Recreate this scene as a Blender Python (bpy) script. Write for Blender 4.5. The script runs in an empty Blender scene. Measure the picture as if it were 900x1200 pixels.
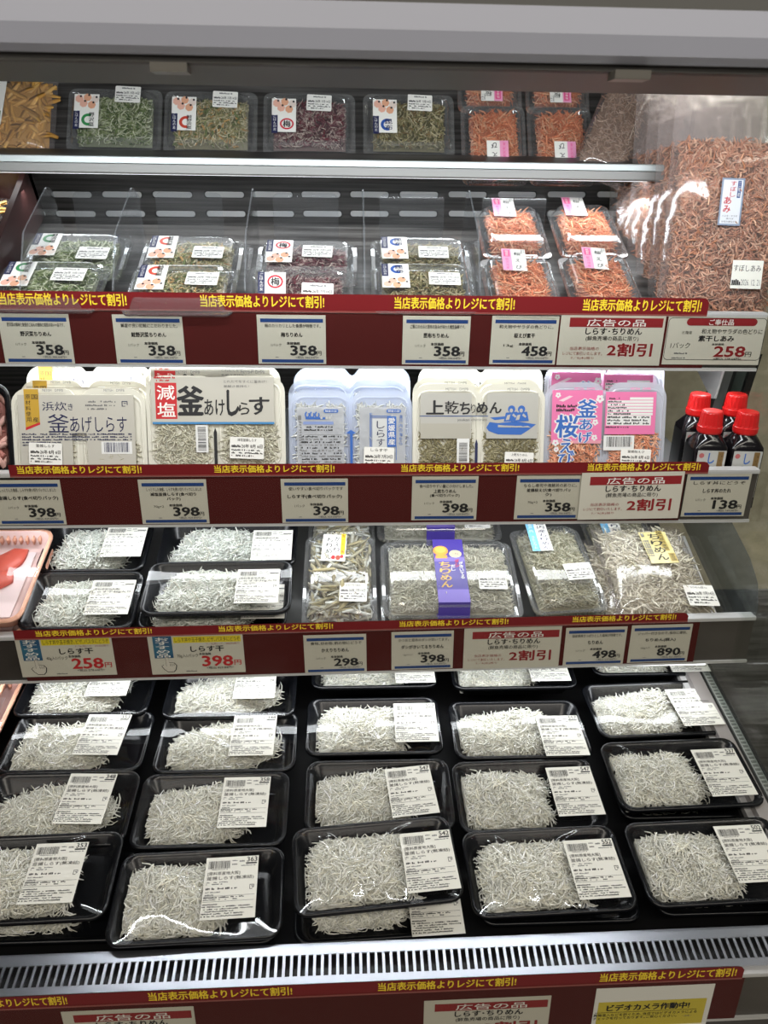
import bpy, math, random
import numpy as np
from mathutils import Matrix, Vector

# ------------------------------------------------------------------ camera, world, lights, exposure
scene = bpy.context.scene
COL = scene.collection
Z0 = 1.45                      # camera height above the shop floor
F = 900.0                      # focal length in pixels of a 900x1200 frame
def cam_axes(p, psi, roll):
    p, psi, roll = np.radians([p, psi, roll])
    fh = np.array([np.sin(psi), np.cos(psi), 0]); r = np.array([np.cos(psi), -np.sin(psi), 0]); z = np.array([0, 0, 1.])
    fw = np.cos(p)*fh - np.sin(p)*z; up = np.sin(p)*fh + np.cos(p)*z
    return np.cos(roll)*r + np.sin(roll)*up, -np.sin(roll)*r + np.cos(roll)*up, fw
CR, CU, CF = cam_axes(23, 2.8, .8)
cd = bpy.data.cameras.new('camera'); cam = bpy.data.objects.new('camera', cd); COL.objects.link(cam)
cd.sensor_fit = 'HORIZONTAL'; cd.sensor_width = 36; cd.lens = 36*F/900; cd.clip_start = .02
cam.matrix_world = Matrix([[CR[0], CU[0], -CF[0], 0], [CR[1], CU[1], -CF[1], 0], [CR[2], CU[2], -CF[2], Z0], [0, 0, 0, 1]])
cd.dof.use_dof = True; cd.dof.focus_distance = .92; cd.dof.aperture_fstop = 14
scene.camera = cam
scene.view_settings.view_transform = 'Standard'; scene.view_settings.look = 'None'
scene.view_settings.gamma = 1; scene.view_settings.use_curve_mapping = False
scene.view_settings.exposure = 0.0
scene.cycles.transparent_max_bounces = 24
scene.cycles.max_bounces = 8
scene.cycles.sample_clamp_indirect = 4

w = bpy.data.worlds.new('world'); scene.world = w; w.use_nodes = True
w.node_tree.nodes['Background'].inputs[0].default_value = (.95, .97, 1, 1)
w.node_tree.nodes['Background'].inputs[1].default_value = .085

def area(name, loc, direction, sx, sy, power, color):
    l = bpy.data.lights.new(name, 'AREA'); l.shape = 'RECTANGLE'; l.size = sx; l.size_y = sy; l.energy = power; l.color = color
    o = bpy.data.objects.new(name, l); COL.objects.link(o)
    d = Vector(direction).normalized(); x = Vector((1, 0, 0)); zz = -d; y = zz.cross(x).normalized(); x = y.cross(zz)
    o.matrix_world = Matrix(((x[0], y[0], zz[0], loc[0]), (x[1], y[1], zz[1], loc[1]), (x[2], y[2], zz[2], loc[2]), (0, 0, 0, 1)))
    return o
COOL = (.93, .97, 1.0); WARM = (1.0, .93, .82)
# rows of shop ceiling lamps over the aisle, behind and beside the camera
area('ceiling_lamp_light', (0, -1.2, 3.0), (0, .25, -1), 4.0, .25, 40, WARM)
area('ceiling_lamp_light', (0, -3.2, 3.0), (0, .35, -1), 4.0, .25, 34, WARM)
area('ceiling_lamp_light', (2.2, .2, 3.0), (-.3, 0, -1), .25, 3.0, 14, WARM)
# LED strips of the case: under the canopy and under each shelf
area('canopy_led_light', (0, .735, Z0+.10), (0, .75, -.66), 1.0, .02, 3.6, COOL)
area('shelf_led_light', (.0, 1.09, Z0-.012), (0, .3, -1), .96, .012, .8, COOL)
area('shelf_led_light', (.0, .955, Z0-.209), (0, -.1, -1), .96, .014, 1.05, COOL)
area('shelf_led_light', (.0, .952, Z0-.399), (0, -.1, -1), .96, .014, .8, COOL)
area('shelf_led_light', (.0, .864, Z0-.595), (0, -.05, -1), .96, .012, .62, COOL)

# ------------------------------------------------------------------ materials
MATS = {}
def mat(name, color=(.5, .5, .5), rough=.5, metal=0, spec=.5, emit=None, strength=0, coat=0, sss=0):
    if name in MATS: return MATS[name]
    m = bpy.data.materials.new(name); m.use_nodes = True; MATS[name] = m
    b = m.node_tree.nodes['Principled BSDF']
    b.inputs['Base Color'].default_value = (*color, 1); b.inputs['Roughness'].default_value = rough
    b.inputs['Metallic'].default_value = metal; b.inputs['Specular IOR Level'].default_value = spec
    if coat: b.inputs['Coat Weight'].default_value = coat
    if sss: b.inputs['Subsurface Weight'].default_value = sss; b.inputs['Subsurface Radius'].default_value = (.002, .002, .0015)
    if emit: b.inputs['Emission Color'].default_value = (*emit, 1); b.inputs['Emission Strength'].default_value = strength
    return m
def film(name, tint=(1, 1, 1), gain=1.0, ior=1.45, bump=0.0, scale=60, rough=.06, base=0.0, haze=0.0, hazecol=(.9, .9, .9)):
    if name in MATS: return MATS[name]
    m = bpy.data.materials.new(name); m.use_nodes = True; MATS[name] = m
    nt = m.node_tree; nt.nodes.clear(); N = nt.nodes.new; L = nt.links.new
    out = N('ShaderNodeOutputMaterial'); tr = N('ShaderNodeBsdfTransparent'); gl = N('ShaderNodeBsdfGlossy'); mx = N('ShaderNodeMixShader')
    tr.inputs[0].default_value = (*tint, 1); gl.inputs['Roughness'].default_value = rough
    f0 = ((ior-1)/(ior+1))**2
    fr = N('ShaderNodeLayerWeight'); fr.inputs['Blend'].default_value = .5
    po = N('ShaderNodeMath'); po.operation = 'POWER'; po.inputs[1].default_value = 5
    ma = N('ShaderNodeMath'); ma.operation = 'MULTIPLY_ADD'; ma.inputs[1].default_value = gain*(1-f0); ma.inputs[2].default_value = base+gain*f0; ma.use_clamp = True
    L(fr.outputs['Facing'], po.inputs[0]); L(po.outputs[0], ma.inputs[0]); L(ma.outputs[0], mx.inputs[0]); L(gl.outputs[0], mx.inputs[2])
    if haze:
        df = N('ShaderNodeBsdfDiffuse'); df.inputs[0].default_value = (*hazecol, 1); m2 = N('ShaderNodeMixShader'); m2.inputs[0].default_value = haze
        L(tr.outputs[0], m2.inputs[1]); L(df.outputs[0], m2.inputs[2]); L(m2.outputs[0], mx.inputs[1])
    else: L(tr.outputs[0], mx.inputs[1])
    L(mx.outputs[0], out.inputs[0])
    if bump:
        tc = N('ShaderNodeTexCoord'); no = N('ShaderNodeTexNoise'); no.inputs['Scale'].default_value = scale; no.inputs['Detail'].default_value = 1.5
        bp = N('ShaderNodeBump'); bp.inputs['Strength'].default_value = bump; bp.inputs['Distance'].default_value = .004
        L(tc.outputs['Object'], no.inputs['Vector']); L(no.outputs[0], bp.inputs['Height']); L(bp.outputs[0], gl.inputs['Normal']); L(bp.outputs[0], fr.inputs['Normal'])
    return m
def grain(name, c0, c1, scale=(1.2, 1, 55), rough=.45, spec=.5, lo=.35, hi=.7):
    if name in MATS: return MATS[name]
    m = mat(name, c0, rough, 0, spec); nt = m.node_tree; N = nt.nodes.new; L = nt.links.new
    tc = N('ShaderNodeTexCoord'); mp = N('ShaderNodeMapping'); mp.inputs['Scale'].default_value = scale
    no = N('ShaderNodeTexNoise'); no.inputs['Scale'].default_value = 4; no.inputs['Detail'].default_value = 6
    cr = N('ShaderNodeValToRGB'); e = cr.color_ramp.elements; e[0].position = lo; e[0].color = (*c0, 1); e[1].position = hi; e[1].color = (*c1, 1)
    L(tc.outputs['Object'], mp.inputs[0]); L(mp.outputs[0], no.inputs['Vector']); L(no.outputs[0], cr.inputs[0])
    L(cr.outputs[0], nt.nodes['Principled BSDF'].inputs['Base Color'])
    return m
def attrmat(name, rough=.45, spec=.4, sss=0):
    if name in MATS: return MATS[name]
    m = mat(name, (.5, .5, .5), rough, 0, spec, sss=sss); nt = m.node_tree
    a = nt.nodes.new('ShaderNodeAttribute'); a.attribute_name = 'col'
    nt.links.new(a.outputs['Color'], nt.nodes['Principled BSDF'].inputs['Base Color'])
    return m
WHITE = mat('white_paper', (.80, .79, .74), .55); CREAM = mat('cream_card', (.58, .555, .47), .5)
STICK = mat('white_sticker', (.80, .79, .72), .5)
BLACK = mat('black_ink', (.012, .012, .014), .6); GREY = mat('grey_ink', (.16, .16, .16), .6); LGREY = mat('light_grey_ink', (.45, .45, .43), .6)
BLUE = mat('blue_ink', (.012, .05, .20), .5); RED = mat('red_ink', (.50, .018, .022), .5); YEL = mat('yellow_ink', (.85, .62, .03), .5)
DRED = mat('dark_red_ink', (.26, .012, .016), .5); NAVY = mat('navy_ink', (.012, .016, .07), .5)
STRIP = mat('red_strip', (.165, .009, .011), .45, 0, .3); STRIPB = mat('red_strip_dulled', (.075, .010, .009), .5, 0, .2)  # STRIPB: same red sheet, dulling by the clear cover put into its colour
TRAYB = mat('black_tray_plastic', (.005, .0055, .007), .2, 0, .35)
SHIR = attrmat('whitebait_flesh', .35, .5); DRY = attrmat('dried_food', .5, .35)
WRAP = film('stretch_wrap', gain=.8, ior=1.5, bump=.07, scale=26, rough=.035)
PET = film('clear_pet', (.95, .96, .96), gain=2.0, ior=1.55, bump=.06, scale=30, rough=.05, haze=.06)
PETF = film('clear_pet_flat', (.97, .98, .98), gain=1.1, ior=1.45, bump=.04, scale=40, rough=.035, haze=.02)
ACRYL = film('clear_acrylic', (.93, .94, .95), gain=.8, ior=1.35, rough=.04, haze=.012)
ACRE = film('acrylic_edge', (.8, .82, .84), gain=.8, ior=1.4, rough=.15, haze=.12, hazecol=(.7, .72, .74))
BAGF = film('clear_bag_film', (.98, .97, .97), gain=1.1, ior=1.5, bump=.45, scale=22, rough=.10, haze=.075, hazecol=(.85, .76, .73))
COVER = film('clear_rail_cover', (.95, .95, .94), gain=.15, ior=1.4, bump=.03, scale=10, rough=.12)
GLASS = film('case_glass', (.94, .96, .95), gain=.6, ior=1.4, rough=.02)
ALU = mat('aluminium', (.62, .64, .66), .32, .9); ALUP = mat('painted_aluminium', (.60, .60, .60), .4, .2)
WOOD = grain('dark_wood_film', (.020, .018, .017), (.11, .105, .10))
RAILW = grain('dark_rail_film', (.028, .024, .021), (.10, .09, .08), (1.0, 1, 90))
BLKP = mat('black_plastic', (.012, .012, .013), .35); DGREY = mat('dark_grey_plastic', (.05, .047, .043), .5)
CHROME = mat('bright_chrome', (.50, .52, .57), .3, 1.0)
PLASTIC_W = mat('white_plastic', (.72, .72, .70), .4)

# ------------------------------------------------------------------ frames: pixel -> point on a plane of the case
class Fr:
    def __init__(s, P, tilt, roll=0):
        t = math.radians(tilt); r = math.radians(roll)
        s.P = np.array(P, float); s.X = np.array([math.cos(r), 0, math.sin(r)]); s.U = np.array([0, math.cos(t), math.sin(t)])
        s.N = np.cross(s.X, s.U); s.N /= np.linalg.norm(s.N); s.U = np.cross(s.N, s.X)
    def at(s, u, v, h=0.0):
        d = CF + (u-450)/F*CR - (v-600)/F*CU
        k = ((s.P + s.N*h) @ s.N)/(d @ s.N)
        return d*k
    def loc(s, u, v, h=0.0):
        q = s.at(u, v, h) - s.P
        return q @ s.X, q @ s.U
    def mx(s, p, rot=0):
        a = math.radians(rot); X = s.X*math.cos(a) + s.U*math.sin(a); U = -s.X*math.sin(a) + s.U*math.cos(a); N = s.N
        return Matrix(((X[0], U[0], N[0], p[0]), (X[1], U[1], N[1], p[1]), (X[2], U[2], N[2], p[2]+Z0), (0, 0, 0, 1)))
    def pt(s, x, y, h=0): return s.P + s.X*x + s.U*y + s.N*h
DECK = Fr((0, .6, -.70), 11); SH3 = Fr((0, .88, -.51), 20); SH2 = Fr((0, .9, -.29), 75); SH1 = Fr((0, 1.0, -.09), 27); SH0 = Fr((0, 1.15, .03), 58)
RAIL = {1: Fr((0, .923, -.169), 90, -.2), 2: Fr((0, .868, -.352), 90, .15), 3: Fr((0, .847, -.556), 90, 1.0), 4: Fr((0, .508, -.7575), 90, .78)}

# ------------------------------------------------------------------ mesh building
_txt = {}
_font = None
def glyphs(s, bold):
    k = (s, bold)
    if k not in _txt:
        c = bpy.data.curves.new('t', 'FONT'); c.body = s; c.size = 1; c.offset = bold; c.resolution_u = 2
        o = bpy.data.objects.new('t', c); COL.objects.link(o)
        dg = bpy.context.evaluated_depsgraph_get(); dg.update()
        m = bpy.data.meshes.new_from_object(o.evaluated_get(dg))
        v = np.zeros(len(m.vertices)*3); m.vertices.foreach_get('co', v); v = v.reshape(-1, 3)[:, :2]
        f = [tuple(p.vertices) for p in m.polygons]
        bpy.data.objects.remove(o); bpy.data.curves.remove(c); bpy.data.meshes.remove(m)
        _txt[k] = (v, f)
    return _txt[k]
def rr(w, d, r, z=0., cx=0., cy=0., n=4, e=1):
    pts = []
    r = min(r, w/2-1e-5, d/2-1e-5)
    cs = [(w/2-r, d/2-r, 0), (-w/2+r, d/2-r, 90), (-w/2+r, -d/2+r, 180), (w/2-r, -d/2+r, 270)]
    for i, (x, y, a0) in enumerate(cs):
        for k in range(n+1):
            a = math.radians(a0 + 90*k/n); pts.append((cx+x+r*math.cos(a), cy+y+r*math.sin(a), z))
        nx = cs[(i+1) % 4]; a = math.radians(a0+90)
        p0 = pts[-1]; a2 = math.radians(nx[2]); p1 = (cx+nx[0]+r*math.cos(a2), cy+nx[1]+r*math.sin(a2), z)
        for k in range(1, e):
            t = k/e; pts.append((p0[0]*(1-t)+p1[0]*t, p0[1]*(1-t)+p1[1]*t, z))
    return pts
class MB:
    def __init__(s): s.v = []; s.f = []; s.m = []; s.mats = []; s.c = None
    def slot(s, m):
        if m not in s.mats: s.mats.append(m)
        return s.mats.index(m)
    def add(s, verts, faces, m):
        o = len(s.v); k = s.slot(m); s.v += [tuple(map(float, p)) for p in verts]
        for f in faces: s.f.append(tuple(i+o for i in f)); s.m.append(k)
        return s
    def loft(s, loops, m, cap0=False, cap1=False):
        n = len(loops[0]); vs = [p for l in loops for p in l]; fs = []
        for i in range(len(loops)-1):
            for j in range(n):
                k = (j+1) % n; fs.append((i*n+j, i*n+k, (i+1)*n+k, (i+1)*n+j))
        if cap0: fs.append(tuple(range(n-1, -1, -1)))
        if cap1: fs.append(tuple((len(loops)-1)*n+j for j in range(n)))
        return s.add(vs, fs, m)
    def box(s, x0, y0, z0, x1, y1, z1, m):
        vs = [(x, y, z) for z in (z0, z1) for y in (y0, y1) for x in (x0, x1)]
        return s.add(vs, [(0, 2, 3, 1), (4, 5, 7, 6), (0, 1, 5, 4), (2, 6, 7, 3), (0, 4, 6, 2), (1, 3, 7, 5)], m)
    def hexa(s, a, b, m):     # a, b: two quads (lists of 4 points)
        return s.loft([a, b], m, True, True)
    def prism(s, prof, x0, x1, m):   # profile in (y, z) extruded along x
        return s.loft([[(x0, y, z) for y, z in prof], [(x1, y, z) for y, z in prof]], m, True, True)
    def rect(s, x0, y0, x1, y1, m, z=0.):
        return s.add([(x0, y0, z), (x1, y0, z), (x1, y1, z), (x0, y1, z)], [(0, 1, 2, 3)], m)
    def poly(s, pts, m, z=0.): return s.add([(x, y, z) for x, y in pts], [tuple(range(len(pts)))], m)
    def disc(s, x, y, rx, m, z=0., ry=None, n=14):
        ry = ry or rx
        return s.poly([(x+rx*math.cos(2*math.pi*k/n), y+ry*math.sin(2*math.pi*k/n)) for k in range(n)], m, z)
    def ring(s, x, y, rx, ry, t, m, z=0., n=18, a0=0, a1=360):
        vs = []; fs = []
        for k in range(n+1):
            a = math.radians(a0+(a1-a0)*k/n); vs += [(x+rx*math.cos(a), y+ry*math.sin(a), z), (x+(rx-t)*math.cos(a), y+(ry-t)*math.sin(a), z)]
        for k in range(n): fs.append((2*k, 2*k+1, 2*k+3, 2*k+2))
        return s.add(vs, fs, m)
    def text(s, t, x0, y0, x1, y1, m, z=0., bold=.0, rot=0):
        v, f = glyphs(t, 0)
        if not len(v): return s
        a = v.min(0); b = v.max(0); q = (v-a)/np.maximum(b-a, 1e-6)
        if rot == 180: q = 1-q
        n = max(1, len(t.replace(' ', '')))
        bx = min(bold*1.3*(x1-x0)/max(1, (b-a)[0]), bold*1.3*(y1-y0)); by = bold*.9*(y1-y0)
        offs = ((0, 0),) if bold < .004 else ((-bx, 0), (bx, 0), (0, by), (0, -by), (bx*.7, by*.7), (-bx*.7, -by*.7))
        for i_, (dx, dy) in enumerate(offs): s.add([(x0+p[0]*(x1-x0)+dx, y0+p[1]*(y1-y0)+dy, z+i_*1.2e-5) for p in q], f, m)
        return s
    def vtext(s, t, x0, y0, x1, y1, m, z=0., bold=.0, rot=0):
        n = len(t); h = (y1-y0)/n
        for i, ch in enumerate(t):
            if ch == ' ': continue
            j = i if rot == 0 else n-1-i
            s.text(ch, x0, y1-(j+.92)*h, x1, y1-(j+.08)*h, m, z, bold, rot)
        return s
    def barcode(s, x0, y0, x1, y1, m, z=0., n=26, seed=1):
        rg = random.Random(seed); x = x0; u = (x1-x0)/(n*2.1)
        while x < x1-u:
            wd = u*rg.choice((.6, 1, 1, 1.8)); s.rect(x, y0, min(x+wd, x1), y1, m, z); x += wd+u*rg.choice((.6, 1, 1.6))
        return s
    def vbarcode(s, x0, y0, x1, y1, m, z=0., n=22, seed=1):
        rg = random.Random(seed); y = y0; u = (y1-y0)/(n*2.1)
        while y < y1-u:
            wd = u*rg.choice((.6, 1, 1, 1.8)); s.rect(x0, y, x1, min(y+wd, y1), m, z); y += wd+u*rg.choice((.6, 1, 1.6))
        return s
    def tiny(s, x0, y0, x1, y1, m, z=0., seed=1, fill=.72, cols=26):  # a line of print too small to read: dashes
        rg = random.Random(seed); cw = (x1-x0)/cols; h = y1-y0
        for i in range(cols):
            if rg.random() < fill: s.rect(x0+i*cw, y0+h*rg.choice((0, 0, .2)), x0+(i+.82)*cw, y1-h*rg.choice((0, .15, .4)), m, z)
        return s
    def mesh(s, name, smooth=False):
        me = bpy.data.meshes.new(name)
        me.from_pydata(s.v, [], s.f)
        for m in s.mats: me.materials.append(m)
        if len(s.mats) > 1: me.polygons.foreach_set('material_index', s.m)
        if s.c is not None:
            a = me.color_attributes.new('col', 'FLOAT_COLOR', 'POINT'); a.data.foreach_set('color', np.asarray(s.c, np.float32).ravel())
        if smooth: me.polygons.foreach_set('use_smooth', [True]*len(me.polygons))
        me.update()
        return me
def link(name, me, parent=None, mx=None, **kw):
    o = bpy.data.objects.new(name, me); COL.objects.link(o)
    if parent is not None: o.parent = parent
    if mx is not None: o.matrix_basis = mx
    for k, v in kw.items():
        if v: o[k] = v
    return o
def thing(name, label, cat, mx=None, group=None, kind=None):
    return link(name, None, None, mx, label=label, category=cat, group=group, kind=kind)
def T(x, y, z=0, rot=0): return Matrix.Translation((x, y, z)) @ Matrix.Rotation(math.radians(rot), 4, 'Z')
class G:   # graphics in the pixel coordinates of a close-up: (cx, cy) -> label plane
    def __init__(s, mb, ox, oy, kx, ky=None, z=0.0): s.mb = mb; s.ox = ox; s.oy = oy; s.kx = kx; s.ky = ky or kx; s.z = z
    def p(s, x, y): return (x-s.ox)*s.kx, (s.oy-y)*s.ky
    def q(s, x0, y0, x1, y1): a = s.p(x0, y1); b = s.p(x1, y0); return a[0], a[1], b[0], b[1]
    def rect(s, x0, y0, x1, y1, m, l=1): s.mb.rect(*s.q(x0, y0, x1, y1), m, s.z+l*.00012); return s
    def text(s, t, x0, y0, x1, y1, m, l=2, bold=.0): s.mb.text(t, *s.q(x0, y0, x1, y1), m, s.z+l*.00012, bold); return s
    def vtext(s, t, x0, y0, x1, y1, m, l=2, bold=.0): s.mb.vtext(t, *s.q(x0, y0, x1, y1), m, s.z+l*.00012, bold); return s
    def tiny(s, x0, y0, x1, y1, m, l=2, seed=1, fill=.72, cols=26): s.mb.tiny(*s.q(x0, y0, x1, y1), m, s.z+l*.00012, seed, fill, cols); return s
    def bar(s, x0, y0, x1, y1, m=None, l=2, n=26): s.mb.barcode(*s.q(x0, y0, x1, y1), m or BLACK, s.z+l*.00012, n); return s
    def vbar(s, x0, y0, x1, y1, m=None, l=2, n=22): s.mb.vbarcode(*s.q(x0, y0, x1, y1), m or BLACK, s.z+l*.00012, n); return s
    def poly(s, pts, m, l=1): s.mb.poly([s.p(*q) for q in pts][::-1], m, s.z+l*.00012); return s
    def disc(s, x, y, r, m, l=1, ry=None): a = s.p(x, y); s.mb.disc(a[0], a[1], r*s.kx, m, s.z+l*.00012, (ry or r)*s.ky); return s
    def ring(s, x, y, rx, ry, t, m, l=1, a0=0, a1=360): a = s.p(x, y); s.mb.ring(a[0], a[1], rx*s.kx, ry*s.ky, t*s.kx, m, s.z+l*.00012, 18, a0, a1); return s

# ------------------------------------------------------------------ strands: heaps of small fish, shrimp and flakes
def strands(n, pos, L, r, curl, pitch, cols, seed, rings=5, sides=4, prof=(.6, 1, .95, .65, .2), jit=.12, lvar=.25, flat=1.0, clip=None):
    g = np.random.default_rng(seed)
    P = pos(n, g)
    ph = g.uniform(0, 2*np.pi, n); cu = g.choice([-1, 1], n)*curl*g.uniform(.35, 1.25, n); pi = g.normal(0, pitch, n); LL = L*np.clip(g.normal(1, lvar, n), .45, 1.6); R = r*g.uniform(.75, 1.2, n)
    if len(prof) != rings: rings = len(prof)
    t = np.linspace(-.5, .5, rings)
    s2 = g.normal(0, curl*.5, n)
    ang = ph[:, None] + cu[:, None]*t[None] + s2[:, None]*(t[None]**2)*2
    st = np.stack([np.cos(ang), np.sin(ang), np.sin(pi)[:, None] + 0*ang + .5*np.sin(pi)[:, None]*np.sin(6*t)[None]], -1)
    c = np.cumsum(st, 1)*(LL/(rings-1))[:, None, None]; c -= c.mean(1, keepdims=True)
    c += P[:, None, :]
    if clip: c = np.stack([np.clip(c[..., 0], -clip[0], clip[0]), np.clip(c[..., 1], -clip[1], clip[1]), np.maximum(c[..., 2], clip[2])], -1)
    side = np.stack([-np.sin(ang), np.cos(ang), 0*ang], -1); up = np.array([0, 0, 1.])
    pr = np.array(prof)
    a = np.arange(sides)*2*np.pi/sides + .4
    ringv = c[:, :, None, :] + (side[:, :, None, :]*np.cos(a)[None, None, :, None] + flat*up*np.sin(a)[None, None, :, None])*(R[:, None]*pr[None])[:, :, None, None]
    V = ringv.reshape(-1, 3)
    base = np.arange(n)[:, None, None]*(rings*sides) + np.arange(rings-1)[None, :, None]*sides
    j = np.arange(sides); k = (j+1) % sides
    Q = np.stack([base+j, base+k, base+sides+k, base+sides+j], -1).reshape(-1, 4)
    cc = np.array(cols, float)[g.integers(0, len(cols), n)]*(1+g.normal(0, jit, (n, 1)))
    C = np.repeat(np.clip(np.c_[cc, np.ones(n)], 0.003, 1), rings*sides, 0)
    return V, Q, C
def heap_mesh(name, m, layers, core=None):
    """layers: outputs of strands(); core: (hfun, w, d, color) a mound under them"""
    V = []; Q = []; C = []; o = 0
    if core:
        h, w_, d_, col = core[:4]; cy_ = core[4] if len(core) > 4 else 0; nx, ny = 15, 11
        X, Y = np.meshgrid(np.linspace(-w_/2, w_/2, nx), cy_+np.linspace(-d_/2, d_/2, ny)); Z = h(X, Y)*.8
        Vv = np.stack([X, Y, Z], -1).reshape(-1, 3); ii = np.arange(ny-1)[:, None]*nx + np.arange(nx-1)[None]; ii = ii.ravel()
        V.append(Vv); Q.append(np.stack([ii, ii+1, ii+1+nx, ii+nx], -1)); C.append(np.tile(np.array([*col, 1.]), (len(Vv), 1))); o = len(Vv)
    for v, q, c in layers: V.append(v); Q.append(q+o); C.append(c); o += len(v)
    V = np.concatenate(V); Q = np.concatenate(Q); C = np.concatenate(C)
    me = bpy.data.meshes.new(name); me.vertices.add(len(V)); me.vertices.foreach_set('co', V.astype(np.float32).ravel())
    me.loops.add(len(Q)*4); me.loops.foreach_set('vertex_index', Q.astype(np.int32).ravel())
    me.polygons.add(len(Q)); me.polygons.foreach_set('loop_start', np.arange(len(Q), dtype=np.int32)*4)
    me.materials.append(m)
    me.update(calc_edges=True); me.validate()
    a = me.color_attributes.new('col', 'FLOAT_COLOR', 'POINT'); a.data.foreach_set('color', C.astype(np.float32).ravel())
    me.polygons.foreach_set('use_smooth', [True]*len(me.polygons))
    return me
def box_fill(w_, d_, h, z0=0., rnd=.18, cx=0., cy=0., low=.8, wob=.0, seed=0):
    g0 = np.random.default_rng(seed+77); fx, fy = g0.uniform(0, 6, 2)
    def hf(x, y):
        e = np.clip((1-np.abs(2*(x-cx)/w_)**4), 0, 1)*np.clip((1-np.abs(2*(y-cy)/d_)**4), 0, 1)
        return z0 + h*(.45+.55*e**.5)*(1+wob*np.sin(70*x+fx)*np.cos(60*y+fy))
    def pos(n, g):
        x = cx+g.uniform(-.5, .5, n)*w_*.97; y = cy+g.uniform(-.5, .5, n)*d_*.97
        return np.stack([x, y, hf(x, y)*g.uniform(low, 1.02, n)], -1)
    return hf, pos
def mound(w_, d_, h, z0, cx, seed):
    """irregular heap on a tray floor"""
    g0 = np.random.default_rng(seed); A = g0.uniform(-.10, .10, 5); B = g0.uniform(0, 6.28, 5); mx_, my_ = g0.uniform(-.18, .18, 2)
    def rad(x, y):
        th = np.arctan2(y/d_, (x-cx)/w_); k = 1+sum(A[i]*np.cos((i+1)*th+B[i]) for i in range(5))
        return ((np.abs(2*(x-cx)/w_)**2.8 + np.abs(2*y/d_)**2.8)**(1/2.8))/k
    def hf(x, y):
        q = np.clip(1-rad(x, y)**2.4, 0, 1)**.55
        return z0 + h*q*(1+.14*np.sin(55*x+B[0])*np.cos(65*y+B[1]))
    def pos(n, g):
        out = []
        while len(out) < n:
            x = cx+g.uniform(-.62, .62, n*2)*w_; y = g.uniform(-.62, .62, n*2)*d_
            ok = rad(x, y) < 1.0*(1+.05*g.normal(0, 1, n*2)); out += list(zip(x[ok], y[ok]))
        p = np.array(out[:n]); z = z0+(hf(p[:, 0], p[:, 1])-z0)*g.uniform(.7, 1.03, n)+.0012
        return np.stack([p[:, 0], p[:, 1], z], -1)
    def core(x, y):
        return np.where(rad(x, y) < .93, hf(x, y)-.004, .0008)/.8
    return hf, pos, core
SCOL = [(.86, .85, .77), (.80, .80, .72), (.90, .89, .83), (.74, .74, .66), (.82, .80, .68)]

# ------------------------------------------------------------------ SETTING
def structure(name, mb, smooth=False, **kw): return link(name, mb.mesh(name, smooth), None, None, kind='structure', **kw)
FLOORM = grain('floor_tile', (.30, .28, .25), (.42, .40, .36), (3, 3, 3), .3)
f = MB(); f.box(-4, -5, -.05, 4, 2.2, 0, FLOORM); structure('floor', f)
WALLM = mat('shop_wall_paint', (.55, .53, .48), .7)
f = MB(); f.box(-4, 2.2, 0, 4, 2.3, 3.2, WALLM); structure('wall_back', f)
f = MB(); f.box(4, -5, 0, 4.1, 2.3, 3.2, WALLM); structure('wall_right', f)
f = MB(); f.box(-4.1, -5, 0, -4, 2.3, 3.2, WALLM); structure('wall_left', f)

# steel cabinet seen past the glass end of the case
STEEL = grain('speckled_steel_panel', (.42, .385, .28), (.62, .57, .43), (9, 9, 9), .4, .5, .3, .75)
nb = thing('steel_cabinet', 'beige grey steel cabinet standing beyond the glass end panel', 'cabinet', Matrix.Translation((.60, 1.46, 0)))
m = MB(); m.box(0, 0, .08, 1.2, .5, 2.0, STEEL); link('body', m.mesh('body'), nb)
m = MB(); m.box(.01, .01, 0, 1.19, .49, .08, BLKP); link('plinth', m.mesh('plinth'), nb)
m = MB(); m.box(0, -.006, .10, 1.2, 0, .64, grain('streaked_reflection', (.06, .06, .055), (.15, .15, .14), (2, 2, 30), .4)); link('reflection_panel', m.mesh('reflection_panel'), nb)  # dark streaked sheet stands in for the reflection in the end glass

# ------------------------------------------------------------------ THE CASE
XL, XR = -.95, .535
YB = 1.32
case = thing('refrigerated_case', 'open refrigerated display case with dark wood back panel and grey canopy', 'display case', Matrix.Translation((0, 0, 0)))
m = MB(); m.box(XL, YB, .45, XR, YB+.05, Z0+.62, WOOD)
back = link('back_panel', m.mesh('back_panel'), case)
BK = Fr((0, YB-.002, 0), 90)
SLOT = mat('slot_light_grey', (.85, .86, .86), .5)  # pale colour stands in for light showing through the slots
m = MB()
for row, (vv, us) in enumerate(((228, (-38, 20, 84, 143, 202, 263, 320, 376, 433, 491, 548, 606, 664, 722)), (250.5, (-27, 30, 89, 147, 206, 265, 322, 378, 433, 490, 548, 606, 664, 722)))):
    for u in us:
        a = BK.at(u, vv); wv = .061; hv = .0085
        pts = rr(wv, hv, hv*.48, 0, n=4)
        m.add([(a[0]+x, YB-.0015, a[2]+Z0+y) for x, y, _ in pts], [tuple(range(len(pts)))], SLOT)
        pts = rr(wv, hv, hv*.48, 0, n=4)
        m.loft([[(a[0]+x, YB-.0015, a[2]+Z0+y) for x, y, _ in rr(wv, hv, hv*.48)], [(a[0]+x, YB-.003, a[2]+Z0+y) for x, y, _ in rr(wv+.002, hv+.002, hv*.5)]], BLKP)
link('slot_row', m.mesh('slot_row'), back)
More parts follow.
